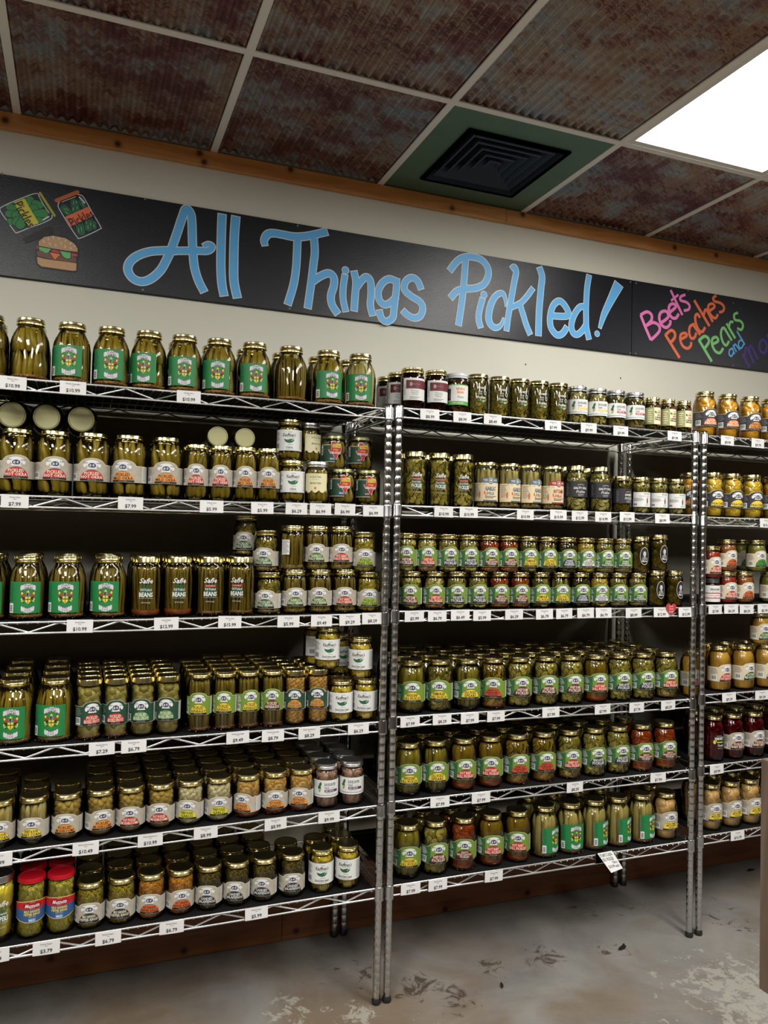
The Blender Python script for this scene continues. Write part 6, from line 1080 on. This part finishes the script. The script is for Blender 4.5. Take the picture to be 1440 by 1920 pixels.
for i, (ty, x, y) in enumerate(LYING):
    R_, H = TYPES[ty]; kd = 'hotokra' if ty == 'O24' else 'hotokra16'
    z = zs('A2', x)+H+.001+R_
    place_jar(ty, kd, (0, 0, 0), 0, 1, ['leftmost large jar lying on its side, gold lid facing out', 'middle large jar lying on its side, gold lid facing out', 'right large jar lying on its side, gold lid facing out', 'left slim jar lying on its side above hot okra', 'right slim jar lying on its side above mild okra'][i], 'jars laid on their sides', False,
              mtx=Matrix.Translation((x, y+H, z)) @ Matrix.Rotation(PI/2, 4, 'X'))
# ------------------------------------------------------------------ price tags
TAGM = mat('tag_paper', rgb(222, 220, 218), .45); TAGT = mat('tag_print', rgb(44, 44, 50), .5)
PROD = dict(crest='Cajun Dill Mix 32oz', okra='Pickled Okra 16oz')
def flat_text(k, t, x, z, h, w=None, bold=0., y=0., res=2):
    vs, fs, xa, xb, ya, yb = glyphs(t, 0., bold, res); sy = h/.7; sx = sy
    if w and (xb-xa)*sx > w: sx = w/(xb-xa)
    k.add([(x+(a-(xa+xb)/2)*sx, y, z+b*sy) for a, b in vs], fs)
tagc = {}
rt = random.Random(11)
cnt = {}
for sh, x, price in TAGS:
    near = min((j for j in JARS if j[0] == sh), key=lambda j: abs(j[4]-x)); pn = K[near[3]][4].replace('_jar', '').title()
    key = (price, pn)
    if key not in tagc:
        w, h = .0325, .0172
        k = M().use(TAGM)
        # slightly bowed card
        for i in range(6):
            a, b = -w+2*w*i/6, -w+2*w*(i+1)/6; f = lambda u: -.0012*(1-(u/w)**2)
            k.add([(a, f(a), -h), (b, f(b), -h), (b, f(b), h), (a, f(a), h)], [(0, 1, 2, 3)]); k.add([(a, f(a)+.0004, -h), (b, f(b)+.0004, -h), (b, f(b)+.0004, h), (a, f(a)+.0004, h)], [(3, 2, 1, 0)])
        k.use(TAGT); a0 = len(k.v)
        flat_text(k, 'Pickled '+pn, 0, .0085, .0034, .048, 0, -.0016); flat_text(k, '16oz' if float(price) < 7 else '32oz', 0, .0042, .0026, None, 0, -.0016); flat_text(k, '$'+price, 0, -.0118, .0092, .034, .02, -.0016)
        tagc[key] = k.mesh('price_tag', False)
    cnt[sh] = cnt.get(sh, 0)+1
    o = thing('price_tag', f"white price tag reading ${price}, {ORD[cnt[sh]]} along {RNAME[sh[0]]} rack's {SNAME[int(sh[1])-1]} shelf", 'price tag', (x, YF-.0062, zs(sh, x)-.0160+rt.uniform(-.002, .001)), 0, 'white price tags on the shelf edges', tagc[key])
    o.rotation_euler = (rt.uniform(-.06, .02), rt.uniform(-.02, .02), rt.uniform(-.05, .05)); 
# red heart sign
HEART = mat('heart_red', rgb(184, 52, 52), .5)
pts = []
for i in range(28):
    t = 2*PI*i/28; pts.append((.0011*16*math.sin(t)**3*1.3, .0011*(13*math.cos(t)-5*math.cos(2*t)-2*math.cos(3*t)-math.cos(4*t))*1.45))
k = M().use(HEART); k.add([(a, 0, b) for a, b in pts], [tuple(range(28))]); k.add([(a, .001, b) for a, b in pts], [tuple(range(27, -1, -1))]); k.add([(a, 0, b) for a, b in pts]+[(a, .001, b) for a, b in pts], [(i, (i+1) % 28, (i+1) % 28+28, i+28) for i in range(28)])
k.use(mat('heart_text', rgb(236, 210, 204), .5))
for i, w_ in enumerate(('Love', 'Your', 'Local')): flat_text(k, w_, 0, .0065-.0095*i, .0065, .03, .01, -.0006)
thing('heart_sign', 'small red heart card reading Love Your Local on the shelf edge', 'sign', (1.964, YF-.0105, 1.170), 0, None, k.mesh('heart_sign', False))
# folded handwritten card
k = M().use(TAGM); 
k.add([(-.030, 0, 0), (.030, 0, .002), (.052, -.030, -.048), (.002, -.034, -.055)], [(0, 1, 2, 3)]); k.add([(-.030, .0005, 0), (.030, .0005, .002), (.052, -.0295, -.0485), (.002, -.0335, -.0555)], [(3, 2, 1, 0)])
k.add([(-.034, .001, .001), (-.006, .001, .001), (-.006, .001, -.034), (-.034, .001, -.034)], [(0, 3, 2, 1), (0, 1, 2, 3)])
k.use(TAGT)
e1 = Vector((.060, 0, .002)); e2 = Vector((.027, -.032, -.0525)); o0 = Vector((-.030, -.0004, 0))
for (t, u, v, h, w_) in (("STUART'S CAJUN", .45, .22, .16, .82), ('DILL PICKLED', .42, .44, .16, .72), ('Okra', .70, .62, .13, .3), ('$10.99 each', .50, .82, .15, .7)):
    vs, fs, xa, xb, ya, yb = glyphs(t, .2, 0., 2)
    k.add([tuple(o0+e1*(u+(a-(xa+xb)/2)/(xb-xa)*w_)+e2*(v-b/.7*h)+Vector((0, -.0004, .0002))) for a, b in vs], fs)
thing('handwritten_card', 'folded white card with handwriting hanging off the bottom shelf edge', 'sign', (1.697, YF-.006, zs('B6', 1.69)+.004), 0, None, k.mesh('handwritten_card', False))
# ------------------------------------------------------------------ timber bin on a low stand, cut off by the right edge
bx, by, bz0, bz1 = 1.076, -1.697, .676, 1.056
b = thing('wooden_bin', 'rough brown timber bin at the far right edge of the view', 'bin', (bx+.25, by-.2, .676))
ox, oy, oz = bx+.25, by-.2, .676
def boardm(a): 
    k = M().use(ROUGHWOOD).bbox(*a, .0015); k.tr(lambda v: Vector((v.x+.0016*noise.noise(v*60), v.y+.0016*noise.noise(v*60+Vector((5, 0, 0))), v.z))); return k.mesh('plank', False)
for i in range(1):
    obj('plank', boardm((-.25, -.23, -.2, .2, 0, .38)), b); obj('plank', boardm((.23, .25, -.2, .2, 0, .38)), b)
for j in range(3):
    z0 = .127*j
    obj('plank', boardm((-.229, .229, .18, .199, z0+.001, z0+.124)), b); obj('plank', boardm((-.229, .229, -.199, -.18, z0+.001, z0+.124)), b)
obj('plank', boardm((-.229, .229, -.179, .179, .004, .02)), b)
st_ = thing('display_stand', 'pale timber stand under the bin at the right edge', 'stand', (ox, oy, 0))
k = M().use(PALEWOOD).bbox(-.235, .235, -.19, .19, .612, .652, .004); obj('stand_top', k.mesh('stand_top', False), st_)
for sx in (-1, 1):
    obj('cross_bar', M().use(DARKPINE).bbox(sx*.15-.02, sx*.15+.02, -.19, .19, .652, .6755, .002).mesh('cross_bar', False), st_)
    for sy in (-1, 1): obj('leg', M().use(PALEWOOD).bbox(sx*.19-.025, sx*.19+.025, sy*.15-.025, sy*.15+.025, 0.0, .612, .003).mesh('leg', False), st_)
# ------------------------------------------------------------------ litter on the floor
DEB = mat('dry_dark_leaf', rgb(42, 38, 34), .8)
def scrap(x, y, s, lab, a):
    k = M().use(DEB); n = 8; vs = []
    rr = random.Random(int(x*1000))
    for i in range(n): t = 2*PI*i/n; q = s*(.6+.7*rr.random()); vs.append((q*math.cos(t)*1.6, q*math.sin(t)*.6, .002+.006*rr.random()))
    k.add(vs+[(0, 0, .006)], [(i, (i+1) % n, n) for i in range(n)]+[(n, (i+1) % n, i) for i in range(n)])
    thing('dry_leaf', lab, 'leaf', (x, y, .0005), a, 'scraps lying on the concrete', k.mesh('dry_leaf', False))
for x, y, s, lab, a in LITTER: scrap(x, y, s, lab, a)
